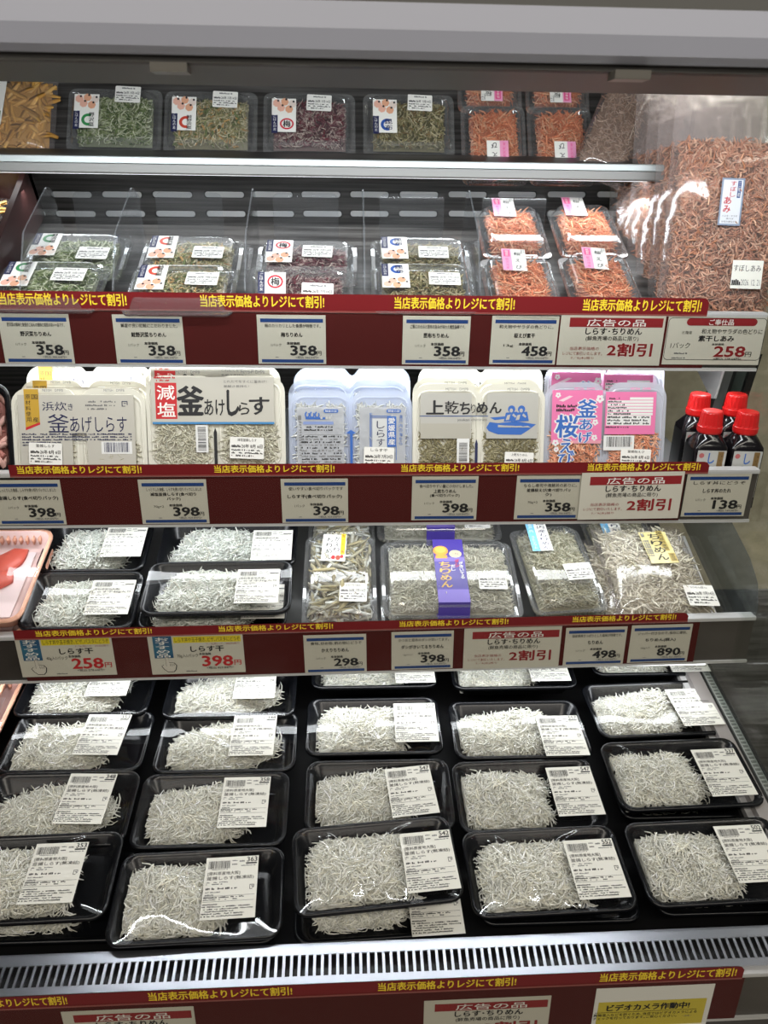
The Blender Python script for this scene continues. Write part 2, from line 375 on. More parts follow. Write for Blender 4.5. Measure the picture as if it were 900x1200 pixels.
# canopy
CAN = mat('canopy_white_paint', (.51, .53, .63), .4); CAND = mat('canopy_dark_grey', (.032, .029, .025), .5); CANT = mat('canopy_top_grey', (.20, .20, .19), .5)
CANF = Fr((0, .58, 0), 90)
zw0 = CANF.at(450, 69)[2]; zw1 = CANF.at(450, 4)[2]
canopy = None
m = MB(); m.prism([(.575, zw1+.0), (.56, zw1+.06), (.56, .55), (1.36, .55), (1.36, .50), (.62, .50), (.60, zw1+.01)], XL, XR+.1, CANT)
canopy = link('canopy', m.mesh('canopy'), case, Matrix.Translation((0, 0, Z0)))
m = MB(); m.prism([(.575, zw1), (.572, (zw0+zw1)/2), (.575, zw0+.004), (.580, zw0), (.590, zw0), (.590, zw1)], XL, XR+.1, CAN); link('front_band', m.mesh('front_band'), canopy)
m = MB(); m.prism([(.584, zw0), (.5835, zw0-.004), (.588, zw0-.005), (.592, zw0-.0045), (.690, zw0-.006), (.694, zw0-.004), (.70, zw0+.03), (.62, zw0+.03)], XL, XR+.1, CAND)
UND = Fr((0, .64, zw0-.006), 1)
for u, v in ((201, 81), (736, 90)):
    a = UND.at(u, v); m.box(a[0]-.012, a[1]-.010, zw0-.0095, a[0]+.012, a[1]+.006, zw0-.004, mat('tab_grey', (.16, .15, .13), .4))
link('under_trim', m.mesh('under_trim'), canopy)
LEDM = mat('led_diffuser', (.9, .9, .9), .4, emit=(.95, .98, 1), strength=2.5)
m = MB(); m.box(-.5, .70, .095, .5, .73, .115, LEDM); link('led_strip', m.mesh('led_strip'), canopy)
# deck (black well with stepped floor), grille, front base
m = MB()
def deckpt(y, h): p = DECK.pt(0, (y-.6)/math.cos(math.radians(11)), h); return p[1], p[2]+Z0
y0, z0 = deckpt(.545, -.056); y1, z1 = deckpt(1.25, -.056)
m.prism([(y0, z0), (y1, z1), (y1, z1-.03), (y0, z0-.03)], XL, XR-.03, mat('deck_black', (.004, .004, .0045), .5, 0, .2))
link('deck_panel', m.mesh('deck_panel'), case)
R4 = RAIL[4]
gz = R4.P[2]+Z0+.035
gy = .508
m = MB(); m.box(XL, gy+.004, .12, XR+.03, gy+.03, gz-.045, DGREY); m.box(XL, gy+.03, .12, XR+.03, 1.37, .45, DGREY); m.box(XL, gy+.09, 0, XR, 1.35, .12, BLKP)
m.box(XL, .545, .45, XR-.03, .56, z0-.03, BLKP)
link('base_cabinet', m.mesh('base_cabinet'), case)
# comb-like black drain rack between the deck and the grille
m = MB(); m.box(XL, gy+.03, gz-.12, XR-.03, .55, gz-.10, BLKP)
for i in range(150):
    x = -.50+i*.0068
    m.box(x, gy+.04, gz-.10, x+.0028, .548, gz-.062+.012*(i % 2), mat('comb_black', (.035, .035, .036), .3))
m.box(XL, .541, gz-.10, XR-.03, .549, gz-.045, BLKP)
link('drain_comb', m.mesh('drain_comb'), case)
GR = Fr((0, gy+.006, R4.P[2]+.040), 12, .78)
m = MB()
gl_, gd = 0.0, .030
sl = .0098
for i in range(-118, 72):
    x = i*sl*.78
    px = sl*.78
    m.box(x, .004, 0, x+px*.36, .026, .0022, CHROME)
m.box(XL, -.002, 0, XR+.02, .005, .0022, CHROME); m.box(XL, .025, 0, XR+.02, .036, .0022, CHROME); m.box(XL, .034, -.02, XR+.02, .036, .0022, CHROME)
gm = GR.mx(GR.P)
link('air_grille', m.mesh('air_grille'), case, gm)
m = MB(); m.box(XL, .0, -.02, XR, .034, -.012, BLKP); link('grille_well', m.mesh('grille_well'), case, gm)
# right end: aluminium frame along the deck, glazed panel with dotted spacer, corner post
ex = DECK.loc(795, 800, 0)[0]; ex2 = DECK.loc(888, 975, 0)[0]
XE = (ex+ex2)/2
def dk(x, y, h): p = DECK.pt(x, y, h); return (p[0], p[1], p[2]+Z0)
def dbox(mb, x0, x1, ya, yb, h0, h1, mm):
    mb.hexa([dk(x0, ya, h0), dk(x1, ya, h0), dk(x1, ya, h1), dk(x0, ya, h1)], [dk(x0, yb, h0), dk(x1, yb, h0), dk(x1, yb, h1), dk(x0, yb, h1)], mm)
m = MB(); dbox(m, XE+.012, XE+.030, -.06, .62, -.07, .006, mat('end_frame_metal', (.42, .39, .38), .38, .5)); dbox(m, XE+.004, XE+.012, -.06, .62, -.07, -.004, ALUP); dbox(m, XE, XE+.004, -.06, .62, -.07, -.012, BLKP); dbox(m, XE+.030, XE+.035, -.06, .62, -.07, .003, BLKP)
link('end_frame', m.mesh('end_frame'), case)
m = MB()
dbox(m, XE+.036, XE+.046, -.06, .62, -.05, .004, mat('spacer_grey', (.34, .36, .34), .4, .4))
for i in range(110): dbox(m, XE+.038, XE+.044, -.05+i*.006, -.047+i*.006, .004, .0046, mat('spacer_dot', (.12, .13, .12), .5))
dbox(m, XE+.046, XE+.050, -.06, .62, -.05, .006, BLKP)
link('glass_spacer', m.mesh('glass_spacer'), case)
XG = XE+.040
m = MB(); m.hexa([(XG, .56, Z0-.70), (XG+.004, .56, Z0-.70), (XG+.004, .56, Z0-.05), (XG, .56, Z0-.05)], [(XG, YB, Z0-.56), (XG+.004, YB, Z0-.56), (XG+.004, YB, Z0+.5), (XG, YB, Z0+.5)], GLASS)
link('end_glass', m.mesh('end_glass'), case)
def on_x(x, u, v):
    d = CF + (u-450)/F*CR - (v-600)/F*CU; q = d*(x/d[0]); return (q[0], q[1], q[2]+Z0)
def xplate(mb, x, pts, t, mm):
    a = [on_x(x, u, v) for u, v in pts]; mb.loft([a, [(p[0]+t, p[1], p[2]) for p in a]], mm, True, True)
m = MB()
for a, b, mm in ((-26, -13, mat('post_brown_grey', (.10, .092, .085), .5)), (-13, -2, ALUP), (-2, 2, BLKP), (2, 14, mat('gasket_green_grey', (.10, .12, .105), .5)), (14, 17, BLKP)):
    xplate(m, XG+.03, [(868+a, 415), (868+b, 415), (826+b, 545), (826+a, 545)], .010, mm)
link('corner_post', m.mesh('corner_post'), case)

# ------------------------------------------------------------------ SHELVES with their price rails
def rail_parts(root, k, x0, x1, hook=True):
    R = RAIL[k]; M = R.mx(R.P)
    m = MB(); m.box(x0, -.031, -.008, x1, .031, -.002, RAILW); m.box(x0, .031, -.012, x1, .036, .0015, ALUP); m.box(x0, -.0345, -.012, x1, -.031, .001, ALUP)
    link('price_rail', m.mesh('price_rail'), root, M)
    m = MB(); m.box(x0, -.0325, .0022, x1+.012, .034, .0028, COVER)
    link('rail_cover', m.mesh('rail_cover'), root, M)
rend = {k: RAIL[k].loc(u, v)[0] for k, u, v in ((1, 893, 400), (2, 884, 580), (3, 880, 750), (4, 960, 1180))}
shelf_lab = {1: 'shelf with red 358 yen price rail carrying rice seasoning packs and shrimp', 2: 'shelf with red price rail carrying white twin packs and bottles', 3: 'shelf with red price rail carrying fish trays and clear boxes above the bottom deck'}
for k in (1, 2, 3):
    R = RAIL[k]; x1 = rend[k]
    sh = thing('display_shelf', shelf_lab[k], 'shelf', Matrix.Translation((0, 0, 0)), 'price-railed shelves')
    rail_parts(sh, k, XL, x1)
    m = MB()
    yr = R.P[1]+.012; zr = R.P[2]+Z0
    if k == 2: prof = [(yr-.004, zr-.034), (yr-.004, zr-.020), (1.25, zr+.010), (1.25, zr-.004)]
    else:
        ye = 1.15 if k == 1 else 1.24
        fr_, h = ((SH1, -.036) if k == 1 else (SH3, -.052))
        c = math.cos(math.radians(27 if k == 1 else 20)); t = math.tan(math.radians(27 if k == 1 else 20))
        za = fr_.pt(0, 0, h); ztop = lambda y: za[2]+Z0+(y-za[1])*t
        prof = [(yr-.004, max(ztop(yr)-.006, zr-.034)), (yr-.004, ztop(yr)), (ye, ztop(ye)), (ye, ztop(ye)-.006)]
    m.prism(prof, XL, min(x1, .50)-.01, WOOD if k == 1 else mat('shelf_grey', (.07, .07, .07), .5) if k == 3 else mat('shelf_white', (.50, .52, .54), .4))
    link('shelf_panel', m.mesh('shelf_panel'), sh)
    yl, zl = {1: (.955, -.209), 2: (.952, -.399), 3: (.866, -.593)}[k]
    m = MB(); m.box(-.48, yl-.01, zl+Z0+.002, .48, yl+.01, zl+Z0+.010, LEDM); link('led_strip', m.mesh('led_strip'), sh)
    if k == 1:      # triangular end bracket
        br = MB(); xplate(br, .505, [(812, 424), (850, 424), (837, 467), (833, 467)] if k == 1 else [(822, 618), (829, 618), (836, 640), (829, 640)], .003, PLASTIC_W)
        link('bracket', br.mesh('bracket'), sh)
S0F = Fr((0, 1.055, 0), 90)
z_t = S0F.at(370, 186.5)[2]+Z0; z_m = S0F.at(370, 192)[2]+Z0; z_m2 = S0F.at(370, 194.5)[2]+Z0; z_b = S0F.at(370, 207)[2]+Z0
sh = thing('display_shelf', 'uppermost shelf with bare pale metal front edge and dark pack riser', 'shelf', Matrix.Translation((0, 0, 0)), None)
m = MB(); m.prism([(1.055, z_m2), (1.055, z_t-.001), (1.058, z_t), (1.066, z_t), (1.066, z_m2-.002)], XL, .50, mat('edge_bright', (.58, .64, .64), .35, .2))
m.prism([(1.057, z_b), (1.055, z_b+.002), (1.056, z_m2-.001), (1.066, z_m2-.001), (1.068, z_b)], XL, .50, mat('edge_grey', (.24, .24, .23), .5, .2)); link('front_edge', m.mesh('front_edge'), sh)
m = MB(); m.prism([(1.066, z_t-.008), (1.066, z_t-.003), (1.29, z_t-.003), (1.29, z_t-.008)], XL, .50, WOOD); link('shelf_panel', m.mesh('shelf_panel'), sh)
m = MB(); m.box(-.48, 1.08, z_t-.020, .48, 1.10, z_t-.010, LEDM); link('led_strip', m.mesh('led_strip'), sh)
def s0(x, y, h): p = SH0.pt(x, y, h); return (p[0], p[1], p[2]+Z0)
ya = (z_t-.002-Z0-.03)/math.sin(math.radians(58))
m = MB(); m.hexa([s0(XL, ya-.002, -.040), s0(.40, ya-.002, -.040), s0(.40, ya+.01, -.036), s0(XL, ya+.01, -.036)], [s0(XL, .15, -.040), s0(.40, .15, -.040), s0(.40, .15, -.036), s0(XL, .15, -.036)], WOOD)
p_ = s0(0, ya+.018, -.004); m.prism([(1.085, z_t-.003), (p_[1]+.002, p_[2]), (p_[1]+.006, p_[2]), (1.16, z_t-.003)], XL, .40, WOOD); link('pack_riser', m.mesh('pack_riser'), sh)

# red discount strips with yellow lettering
PROMO = '当店表示価格よりレジにて割引!'
strip_lab = {1: 'red discount strip with yellow lettering on the rail above the white twin packs', 2: 'red discount strip with yellow lettering on the rail under the white twin packs', 3: 'red discount strip with yellow lettering on the rail above the bottom fish trays', 4: 'red discount strip with yellow lettering in front of the chrome air grille'}
strips = {1: (-60, 830, 345, 363, [(2, 150), (236, 380), (462, 602), (682, 820)], 830, 356), 2: (10, 830, 545, 557, [(22, 167), (252, 392), (470, 607), (687, 818)], 800, 548),
          3: (17, 806, 745, 757, [(40, 177), (256, 390), (468, 595), (670, 790)], 816, 722), 4: (-60, 872, 1160, 1180, [(-75, 72), (170, 341), (443, 605), (703, 861)], 868, 1132)}
LIPS = {1: (.0345, .0525), 2: (.0345, .0470), 3: (.0345, .0455), 4: (.0325, .0480)}
for k, (u0, u1, va, vb, txts, ub, ve) in strips.items():
    R = RAIL[k]; x0 = R.loc(u0, va)[0]; x1 = R.loc(u1, ve)[0]; xb = R.loc(ub, ve+30)[0]; s0, s1 = LIPS[k]
    m = MB(); m.add([(x0, s0-.003, .0018), (x1, s0-.003, .0018), (x1, s1-.005, .0018), (x1-.003, s1-.001, .0018), (x1-.007, s1, .0018), (x0, s1, .0018)], [(0, 1, 2, 3, 4, 5)], STRIP)
    m.add([(x0, s0-.003, .0016), (x1, s0-.003, .0016), (x1, s1-.005, .0016), (x1-.003, s1-.001, .0016), (x1-.007, s1, .0016), (x0, s1, .0016)], [(5, 4, 3, 2, 1, 0)], STRIP)
    m.box(x0+.004, -.031, -.0015, xb, s0-.002, .0008, STRIPB)
    m.box(x0, s0-.003, .0012, x1, s0-.001, .0019, mat('cover_edge_highlight', (.30, .08, .07), .3))  # lighter red line paints the highlight on the clear cover's upper edge
    for a, b in txts:
        xa = R.loc(a, ve+9)[0]; xb_ = R.loc(b, ve+9)[0]; hh = s1-s0
        m.text(PROMO, xa, s0+hh*.13, xb_, s1-hh*.12, YEL, .0020, .022)
    o = link('discount_strip', m.mesh('discount_strip'), None, R.mx(R.P), label=strip_lab[k], category='shelf strip')
fr4 = thing('price_rail', 'lowest price rail on the case front holding red strip and yellow notice', 'price rail', Matrix.Translation((0, 0, 0)))
rail_parts(fr4, 4, XL, rend[4])

# ------------------------------------------------------------------ PRICE CARDS
def card_base(w_=.0805, h_=.0575, m_=None):
    m = MB(); m.box(-w_/2, -h_/2, 0, w_/2, h_/2, .0004, m_ or CREAM); return m
def std_card(top, name, price, unit, tax, two=None):
    m = card_base(); g = G(m, 164, 112, .0805/320, .0575/226, .0004)   # close-up space: x 4..324, y -1..225
    g.rect(20, 16, 312, 33, BLUE); g.rect(20, 204, 312, 219, BLUE)
    g.text(top, 40, 39, 300, 57, BLACK, bold=.006)
    if two:
        g.text(name, 164-len(name)*9, 64, 164+len(name)*9, 84, BLACK, bold=.02); g.text(two, 164-len(two)*8, 88, 164+len(two)*8, 106, BLACK, bold=.02)
    else: g.text(name, 164-len(name)*10, 78, 164+len(name)*10, 100, BLACK, bold=.025)
    g.text(unit, 66, 130, 114, 144, BLACK); g.text('本体価格', 140, 122, 202, 136, BLACK, bold=.03)
    g.text(price, 158, 140, 278, 184, BLACK, bold=.05); g.text('円', 280, 164, 302, 184, BLACK, bold=.02)
    g.text('<税込 '+tax+'円>', 180, 188, 290, 200, GREY, bold=.02); g.tiny(85, 192, 100, 196, GREY, cols=4)
    return m.mesh('price_card')
def ad_card():
    m = MB(); m.box(-.0635, -.031, 0, .0635, .031, .0004, CREAM); g = G(m, 232, 148, .127/448, .062/226, .0004)  # close-up 650..900 at 3.6x
    g.rect(46, 54, 446, 94, DRED); g.text('広告の品', 120, 60, 372, 90, WHITE, bold=.012)
    g.text('しらす･ちりめん', 118, 98, 360, 126, BLACK, bold=.03); g.text('(鮮魚売場の商品に限り)', 122, 132, 350, 156, BLACK, bold=.005)
    g.text('2割引', 222, 164, 414, 220, DRED, bold=.03)
    g.text('当店表示価格の', 58, 180, 184, 195, DRED); g.text('レジにて割引いたします。', 30, 202, 200, 217, DRED); g.text('7／9(木)限り', 66, 224, 166, 237, DRED)
    return m.mesh('advert_card')
def service_card():
    m = MB(); m.box(-.0605, -.0305, 0, .0605, .0305, .0004, CREAM); g = G(m, 684, 148, .121/424, .061/226, .0004)
    bx = g.q(474, 52, 898, 240); cx, cy = (bx[0]+bx[2])/2, (bx[1]+bx[3])/2
    o = rr(bx[2]-bx[0], bx[3]-bx[1], .005, 0, cx, cy); i = rr(bx[2]-bx[0]-.0012, bx[3]-bx[1]-.0012, .0045, 0, cx, cy)
    m.loft([[(x, y, .0006) for x, y, _ in o], [(x, y, .0006) for x, y, _ in i]], BLACK)
    bx = g.q(552, 54, 856, 86); p = rr(bx[2]-bx[0], bx[3]-bx[1], .0045, 0, (bx[0]+bx[2])/2, (bx[1]+bx[3])/2)
    m.add([(x, y, .0007) for x, y, _ in p], [tuple(range(len(p)))], DRED)
    g.text('ご奉仕品', 648, 58, 754, 84, WHITE, 4, .012); g.text('三陸産', 538, 110, 582, 124, BLACK)
    g.text('和え物やサラダの色どりに', 622, 100, 886, 122, BLACK, bold=.006); g.text('素干しあみ', 614, 130, 768, 156, BLACK, bold=.03)
    g.text('1パック', 498, 162, 582, 188, BLACK); g.text('本体価格', 676, 164, 730, 174, BLACK, bold=.02)
    g.text('258', 692, 178, 826, 224, DRED, bold=.04); g.text('円', 830, 202, 856, 224, BLACK, bold=.01); g.text('<税込 278.64円>', 694, 228, 816, 240, BLACK, bold=.01)
    g.tiny(518, 206, 576, 214, GREY, cols=14); g.tiny(510, 228, 570, 234, GREY, cols=14)
    return m.mesh('service_card')
GRAD = grain('recommend_blue_purple', (.02, .05, .16), (.03, .18, .26), (3, 9, 1), .5)
SKIN = mat('hand_line_fill', (.62, .58, .50), .6)
def osusume_card(qty, price, tax):
    m = MB(); m.box(-.0600, -.0285, 0, .0600, .0285, .0004, CREAM); g = G(m, 218, 150, .120/360, .057/150, .0004)  # close-up of 900/320, x 38..398, y 74..224
    g.rect(56, 74, 128, 160, GRAD); g.vtext('おすすめ品', 66, 78, 116, 158, WHITE, 2, .02)
    g.rect(134, 78, 390, 102, mat('card_yellow', (.72, .58, .02), .5)); g.text('しらす丼や玉子焼き､ピザ､パスタにどうぞ', 140, 81, 386, 99, BLACK, 2, .0)
    g.text('7／6(月)～7／20(日)限り', 258, 104, 384, 113, DRED); g.text('しらす干', 196, 116, 322, 138, BLACK, bold=.03)
    g.text(qty, 142, 145, 222, 162, BLACK); g.text('本体価格', 226, 142, 272, 152, BLACK, bold=.02)
    g.text(price, 236, 156, 352, 196, RED, bold=.04); g.text('円', 358, 174, 384, 194, RED, bold=.02); g.text('<税込 '+tax+'円>', 250, 198, 354, 208, BLACK, bold=.005); g.tiny(170, 212, 215, 217, GREY, cols=12)
    hand = [(96, 158), (106, 158), (108, 178), (126, 180), (134, 190), (130, 206), (122, 214), (100, 214), (88, 204), (80, 192), (88, 186), (97, 192)]
    cx = sum(q[0] for q in hand)/len(hand); cy = sum(q[1] for q in hand)/len(hand)
    g.poly([(cx+(x-cx)*1.12, cy+(y-cy)*1.10) for x, y in hand], BLACK, 2); g.poly(hand, SKIN, 3)
    for x in (111, 118, 125): g.rect(x, 182, x+1.6, 192, BLACK, 4)
    return m.mesh('recommendation_card')
def video_card():
    m = MB(); m.box(-.0600, -.031, 0, .0600, .031, .0004, WHITE); g = G(m, 638, 124, .120/284, .062/150, .0004)
    g.rect(506, 98, 768, 190, mat('notice_yellow', (.62, .50, .05), .5)); g.text('ビデオカメラ作動中!', 528, 108, 728, 131, BLACK, 2, .035)
    g.rect(500, 135, 748, 136.5, BLACK, 2); g.text('異物混入などを防ぐため､当店ではビデオカメラによる', 498, 140, 750, 150, BLACK, 2, .008); g.text('チェックを行っております｡ご安心ください｡', 498, 152, 702, 162, BLACK, 2, .008); g.text('ー店長ー', 716, 156, 740, 163, GREY)
    return m.mesh('notice_card')
def put_card(k, u, v, me, name, label, cat, rot=0, group=None, h=.0009):
    R = RAIL[k]; p = R.at(u, v, h); o = link(name, me, None, R.mx(p, rot), label=label, category=cat, group=group); return o
S = std_card; ADC = ad_card()
cards = [
 (1, 43, 397, S('野沢菜の風味と食感がごはんの風味と相性の良い一品です。', '野沢菜ちりめん', '358', '1パック', '386.64'), 'plain 358 yen card naming nozawana whitebait, under the green packs'),
 (1, 175, 398, S('鮮度の良い紅鮭にこだわりました。', '鮭野沢菜ちりめん', '358', '1パック', '386.64'), 'plain 358 yen card naming salmon nozawana whitebait, under the beige packs'),
 (1, 342, 398, S('梅のカリカリとした食感が特徴です。', '梅ちりめん', '358', '1パック', '386.64'), 'plain 358 yen card naming plum whitebait, under the purple red packs'),
 (1, 511, 399, S('ご飯にのせると昆布の旨みが味わえ相性抜群です。', '昆布ちりめん', '358', '1パック', '386.64'), 'plain 358 yen card naming kelp whitebait, under the olive packs'),
 (1, 614, 399, S('和え物やサラダの色どりに。', '桜えび素干', '458', '13g', '494.64'), '458 yen price card below the orange shrimp packs'),
 (2, 34, 589, S('しっとりした食感。しらすを使い切りパックにしました', '釜揚しらす(食べ切りパック)', '398', '1パック', '429.84'), '398 yen card cut by the photo edge, under the mustard-tagged white twin pack'),
 (2, 204, 588, S('しっとりした食感。しらすを使い切りパックにしました', '減塩釜揚しらす(食べ切り', '398', '70g×2', '429.84', 'パック)'), '398 yen card with two-line name under the red-tagged reduced salt twin pack'),
 (2, 369, 587, S('使いやすい食べ切りパックです', 'しらす干(食べ切りパック)', '398', '1パック', '429.84'), '398 yen card under the pale blue whitebait twin packs'),
 (2, 521, 584, S('食べ切りやすい量に小分けしました。', '上乾ちりめん', '398', '1パック', '429.84', '(食べ切りパック)'), '398 yen card under the white twin pack with blue fishermen drawing'),
 (2, 642, 583, S('ちらし寿司や海鮮丼の彩りに。', '釜揚桜えび(食べ切りパッ', '358', '70g×2', '386.64', 'ク)'), '358 yen card on the rail under the pink shrimp twin packs'),
 (2, 839, 580, S('しらす丼にどうぞ', 'しらす丼のたれ', '138', '1パック', '149.04'), '138 yen price card under the red-capped sauce bottles'),
 (3, 393, 766, S('煮物､炒め物､酢の物にどうぞ', 'かえりちりめん', '298', '1パック', '321.84'), '298 yen price card below the clear box of large dried fish'),
 (3, 495, 762, S('かつおと昆布のダシが効いてます。', 'ダシがきいてるちりめん', '398', '100g入り1パック', '429.84'), '398 yen price card below the purple-banded clear box'),
 (3, 697, 757, S('国産使用さっぱりとした塩味が特徴です。', 'ちりめん', '498', '1パック', '537.84'), '498 yen price card next to the 890 yen card'),
 (3, 773, 754, S('ジッパー付きなので､保存に便利。', 'ちりめん(袋入)', '890', '150g入り', '961.20'), '890 yen price card below the flat bag of dried whitebait'),
]
for k, u, v, me, lab in cards: put_card(k, u, v, me, 'price_card', lab, 'price card', 0, 'white price cards with blue bars')
put_card(1, 716, 398, ADC, 'advert_card', 'white and red 2割引 advert card under the orange shrimp packs', 'sale card', 0, 'advertised item cards', .0013)
put_card(2, 739, 581, ADC, 'advert_card', 'white and red 2割引 advert card left of the 138 yen card', 'sale card', .6, 'advertised item cards', .0030)
put_card(3, 600, 759, ADC, 'advert_card', 'white and red 2割引 advert card left of the 498 yen card', 'sale card', 0, 'advertised item cards')
put_card(4, 154, 1207, ADC, 'advert_card', 'white and red advert card on the lowest rail at lower left', 'sale card', 0, 'advertised item cards')
put_card(4, 570, 1194, ADC, 'advert_card', 'white and red advert card on the lowest rail beside the yellow notice', 'sale card', 0, 'advertised item cards')
put_card(1, 837, 398, service_card(), 'service_card', '258 yen card with red ご奉仕品 banner under the dried shrimp bag', 'price card')
put_card(3, 78, 770, osusume_card('40g入1パック', '258', '278.64'), 'recommendation_card', '258 yen recommendation card with yellow band and pointing hand', 'price card', 0, 'recommendation cards')
put_card(3, 231, 767, osusume_card('70g入1パック', '398', '429.84'), 'recommendation_card', '398 yen recommendation card with yellow band and pointing hand', 'price card', 0, 'recommendation cards')
put_card(4, 764, 1180, video_card(), 'notice_card', 'yellow video camera notice card on the lowest rail', 'notice')

# ------------------------------------------------------------------ WHITEBAIT TRAYS
def tray_mesh(w_, d_, h=.024):
    m = MB(); r = .013
    lp = [rr(w_-.030, d_-.030, r*.8, .0005), rr(w_-.024, d_-.024, r*.9, .0), rr(w_-.012, d_-.012, r, h-.006), rr(w_-.001, d_-.001, r*1.15, h-.005), rr(w_, d_, r*1.2, h-.002), rr(w_-.002, d_-.002, r*1.15, h), rr(w_-.008, d_-.008, r, h+.0002), rr(w_-.011, d_-.011, r, h-.003), rr(w_-.014, d_-.014, r, h-.0035), rr(w_-.026, d_-.026, r*.9, .003), rr(w_-.034, d_-.034, r*.75, .0018)]
    m.loft(lp, TRAYB, True, True); return m.mesh('tray_body', True)
def film_mesh(w_, d_, zr, hf, bulge, folds, seed):
    rings = [1, .985, .96, .93, .89, .84, .78, .71, .63, .55, .47, .39, .31, .23, .15, .07]
    g = np.random.default_rng(seed); L = []
    A = g.uniform(-.0007, .0007, 3); B = g.uniform(0, 6, 3)
    for s in rings:
        loop = rr(w_*s-.003, d_*s-.003, .0145*s, 0, n=6, e=12); out = []
        for x, y, _ in loop:
            ed = 1-s**3
            z = zr + .0006 + bulge*ed*(1-.35*(2*y/d_)**2) + ed*(A[0]*math.sin(45*x+B[0])+A[1]*math.sin(60*y+B[1]) + A[2]*math.sin(50*(x+y)+B[2]))
            z = max(z, zr+.0006+(float(hf(x, y))-zr)*.8*min(1, ed*2))
            for (fx, fy, fa, fl, fh, fw) in folds:
                c, sn = math.cos(fa), math.sin(fa); px = (x-fx)*c+(y-fy)*sn; py = -(x-fx)*sn+(y-fy)*c
                z += ed*fh*math.exp(-(py/fw)**2)*(1/(1+math.exp(-(px)/.004)))*math.exp(-max(0, px-fl)/.01)
            out.append((x, y, z))
        L.append(out)
    m = MB(); m.loft(L, WRAP, False, True); return m.mesh('wrap_film', True)
JIS = [(.0, 0, 12), ]
_stick = {}
def weigh_label(num, head, body):
    k = (num, head, body)
    if k in _stick: return _stick[k]
    m = MB(); W_, H_ = .0560, .0680; m.box(-W_/2, -H_/2, 0, W_/2, H_/2, .00025, STICK)
    g = G(m, 440, 380, W_/400, H_/440, .00025)     # space: x 240..640, y 160..600
    g.bar(262, 188, 425, 245, BLACK, n=30); g.tiny(290, 249, 410, 254, GREY, cols=13)
    g.tiny(440, 186, 480, 194, GREY, cols=5); g.tiny(495, 190, 535, 202, GREY, cols=4); g.tiny(440, 214, 480, 222, BLACK, cols=4); g.rect(545, 208, 628, 219, BLACK); g.tiny(510, 226, 620, 234, GREY, cols=14)
    if num: g.text(num, 552, 168, 630, 203, BLACK, bold=.022)
    g.text('[原料原産地'+head+']', 262, 268, 505, 296, BLACK, bold=.004); g.text(body, 258, 302, 612, 332, BLACK, bold=.004)
    g.tiny(258, 340, 420, 348, GREY, cols=18, seed=4); g.tiny(258, 354, 380, 362, GREY, cols=14, seed=5)
    g.tiny(258, 382, 505, 396, BLACK, cols=22, seed=6, fill=.8); g.tiny(258, 410, 370, 418, GREY, cols=12, seed=7); g.tiny(258, 428, 322, 438, GREY, cols=7, fill=.9)
    g.rect(250, 440, 625, 442, BLACK); g.tiny(250, 446, 550, 456, BLACK, cols=24, seed=8); g.tiny(250, 462, 500, 470, BLACK, cols=22, seed=9); g.rect(246, 478, 622, 480, BLACK)
    for i in range(6): g.tiny(246, 494+i*16, [360, 600, 620, 480, 560, 560][i], 503+i*16, BLACK, cols=28, seed=20+i, fill=.8)
    a = g.q(585, 370, 618, 404)
    for q in ((585, 370, 618, 374), (585, 370, 589, 404), (585, 400, 606, 404), (614, 370, 618, 392), (595, 380, 611, 384), (606, 384, 611, 396)): g.rect(*q, BLACK)
    _stick[k] = m.mesh('price_sticker'); return _stick[k]
TW, TD, TH = .178, .101, .024
TRAY = tray_mesh(TW, TD)
g_ = random.Random(5)
FOLDS = [[(-.03, 0, 2.3, .05, .0045, .004), (-.03, 0, 5.2, .05, .0045, .004)], [], [(-.02, 0, .55, .08, .0045, .004), (-.02, 0, 2.3, .06, .0045, .004), (-.02, 0, -1.0, .06, .0045, .004), (-.02, 0, -2.2, .05, .0045, .004)], [(-.05, .03, -.3, .09, .002, .005)], [(.02, -.03, 2.6, .08, .002, .005)]]
PILES = []
for i, (pw, pd, ph, pc) in enumerate(((.108, .074, .021, -.024), (.122, .072, .021, -.018), (.118, .078, .022, -.022), (.112, .076, .023, -.026), (.130, .070, .020, -.012))):
    hf, pos, core = mound(pw, pd, ph, .0035, pc, 11+i)
    PILES.append((heap_mesh('whitebait', SHIR, [strands(1600, pos, .0188, .00095, 2.0, .24, SCOL, 100+i, sides=3, prof=(.6, 1, 1, .75, .3), clip=(.076, .037, .003)), strands(110, pos, .016, .0008, 1.5, .75, SCOL, 150+i, sides=3, clip=(.076, .037, .003))], (core, .142, .066, (.66, .66, .57))),
                  film_mesh(TW, TD, TH, hf, .0022, FOLDS[i], 40+i)))
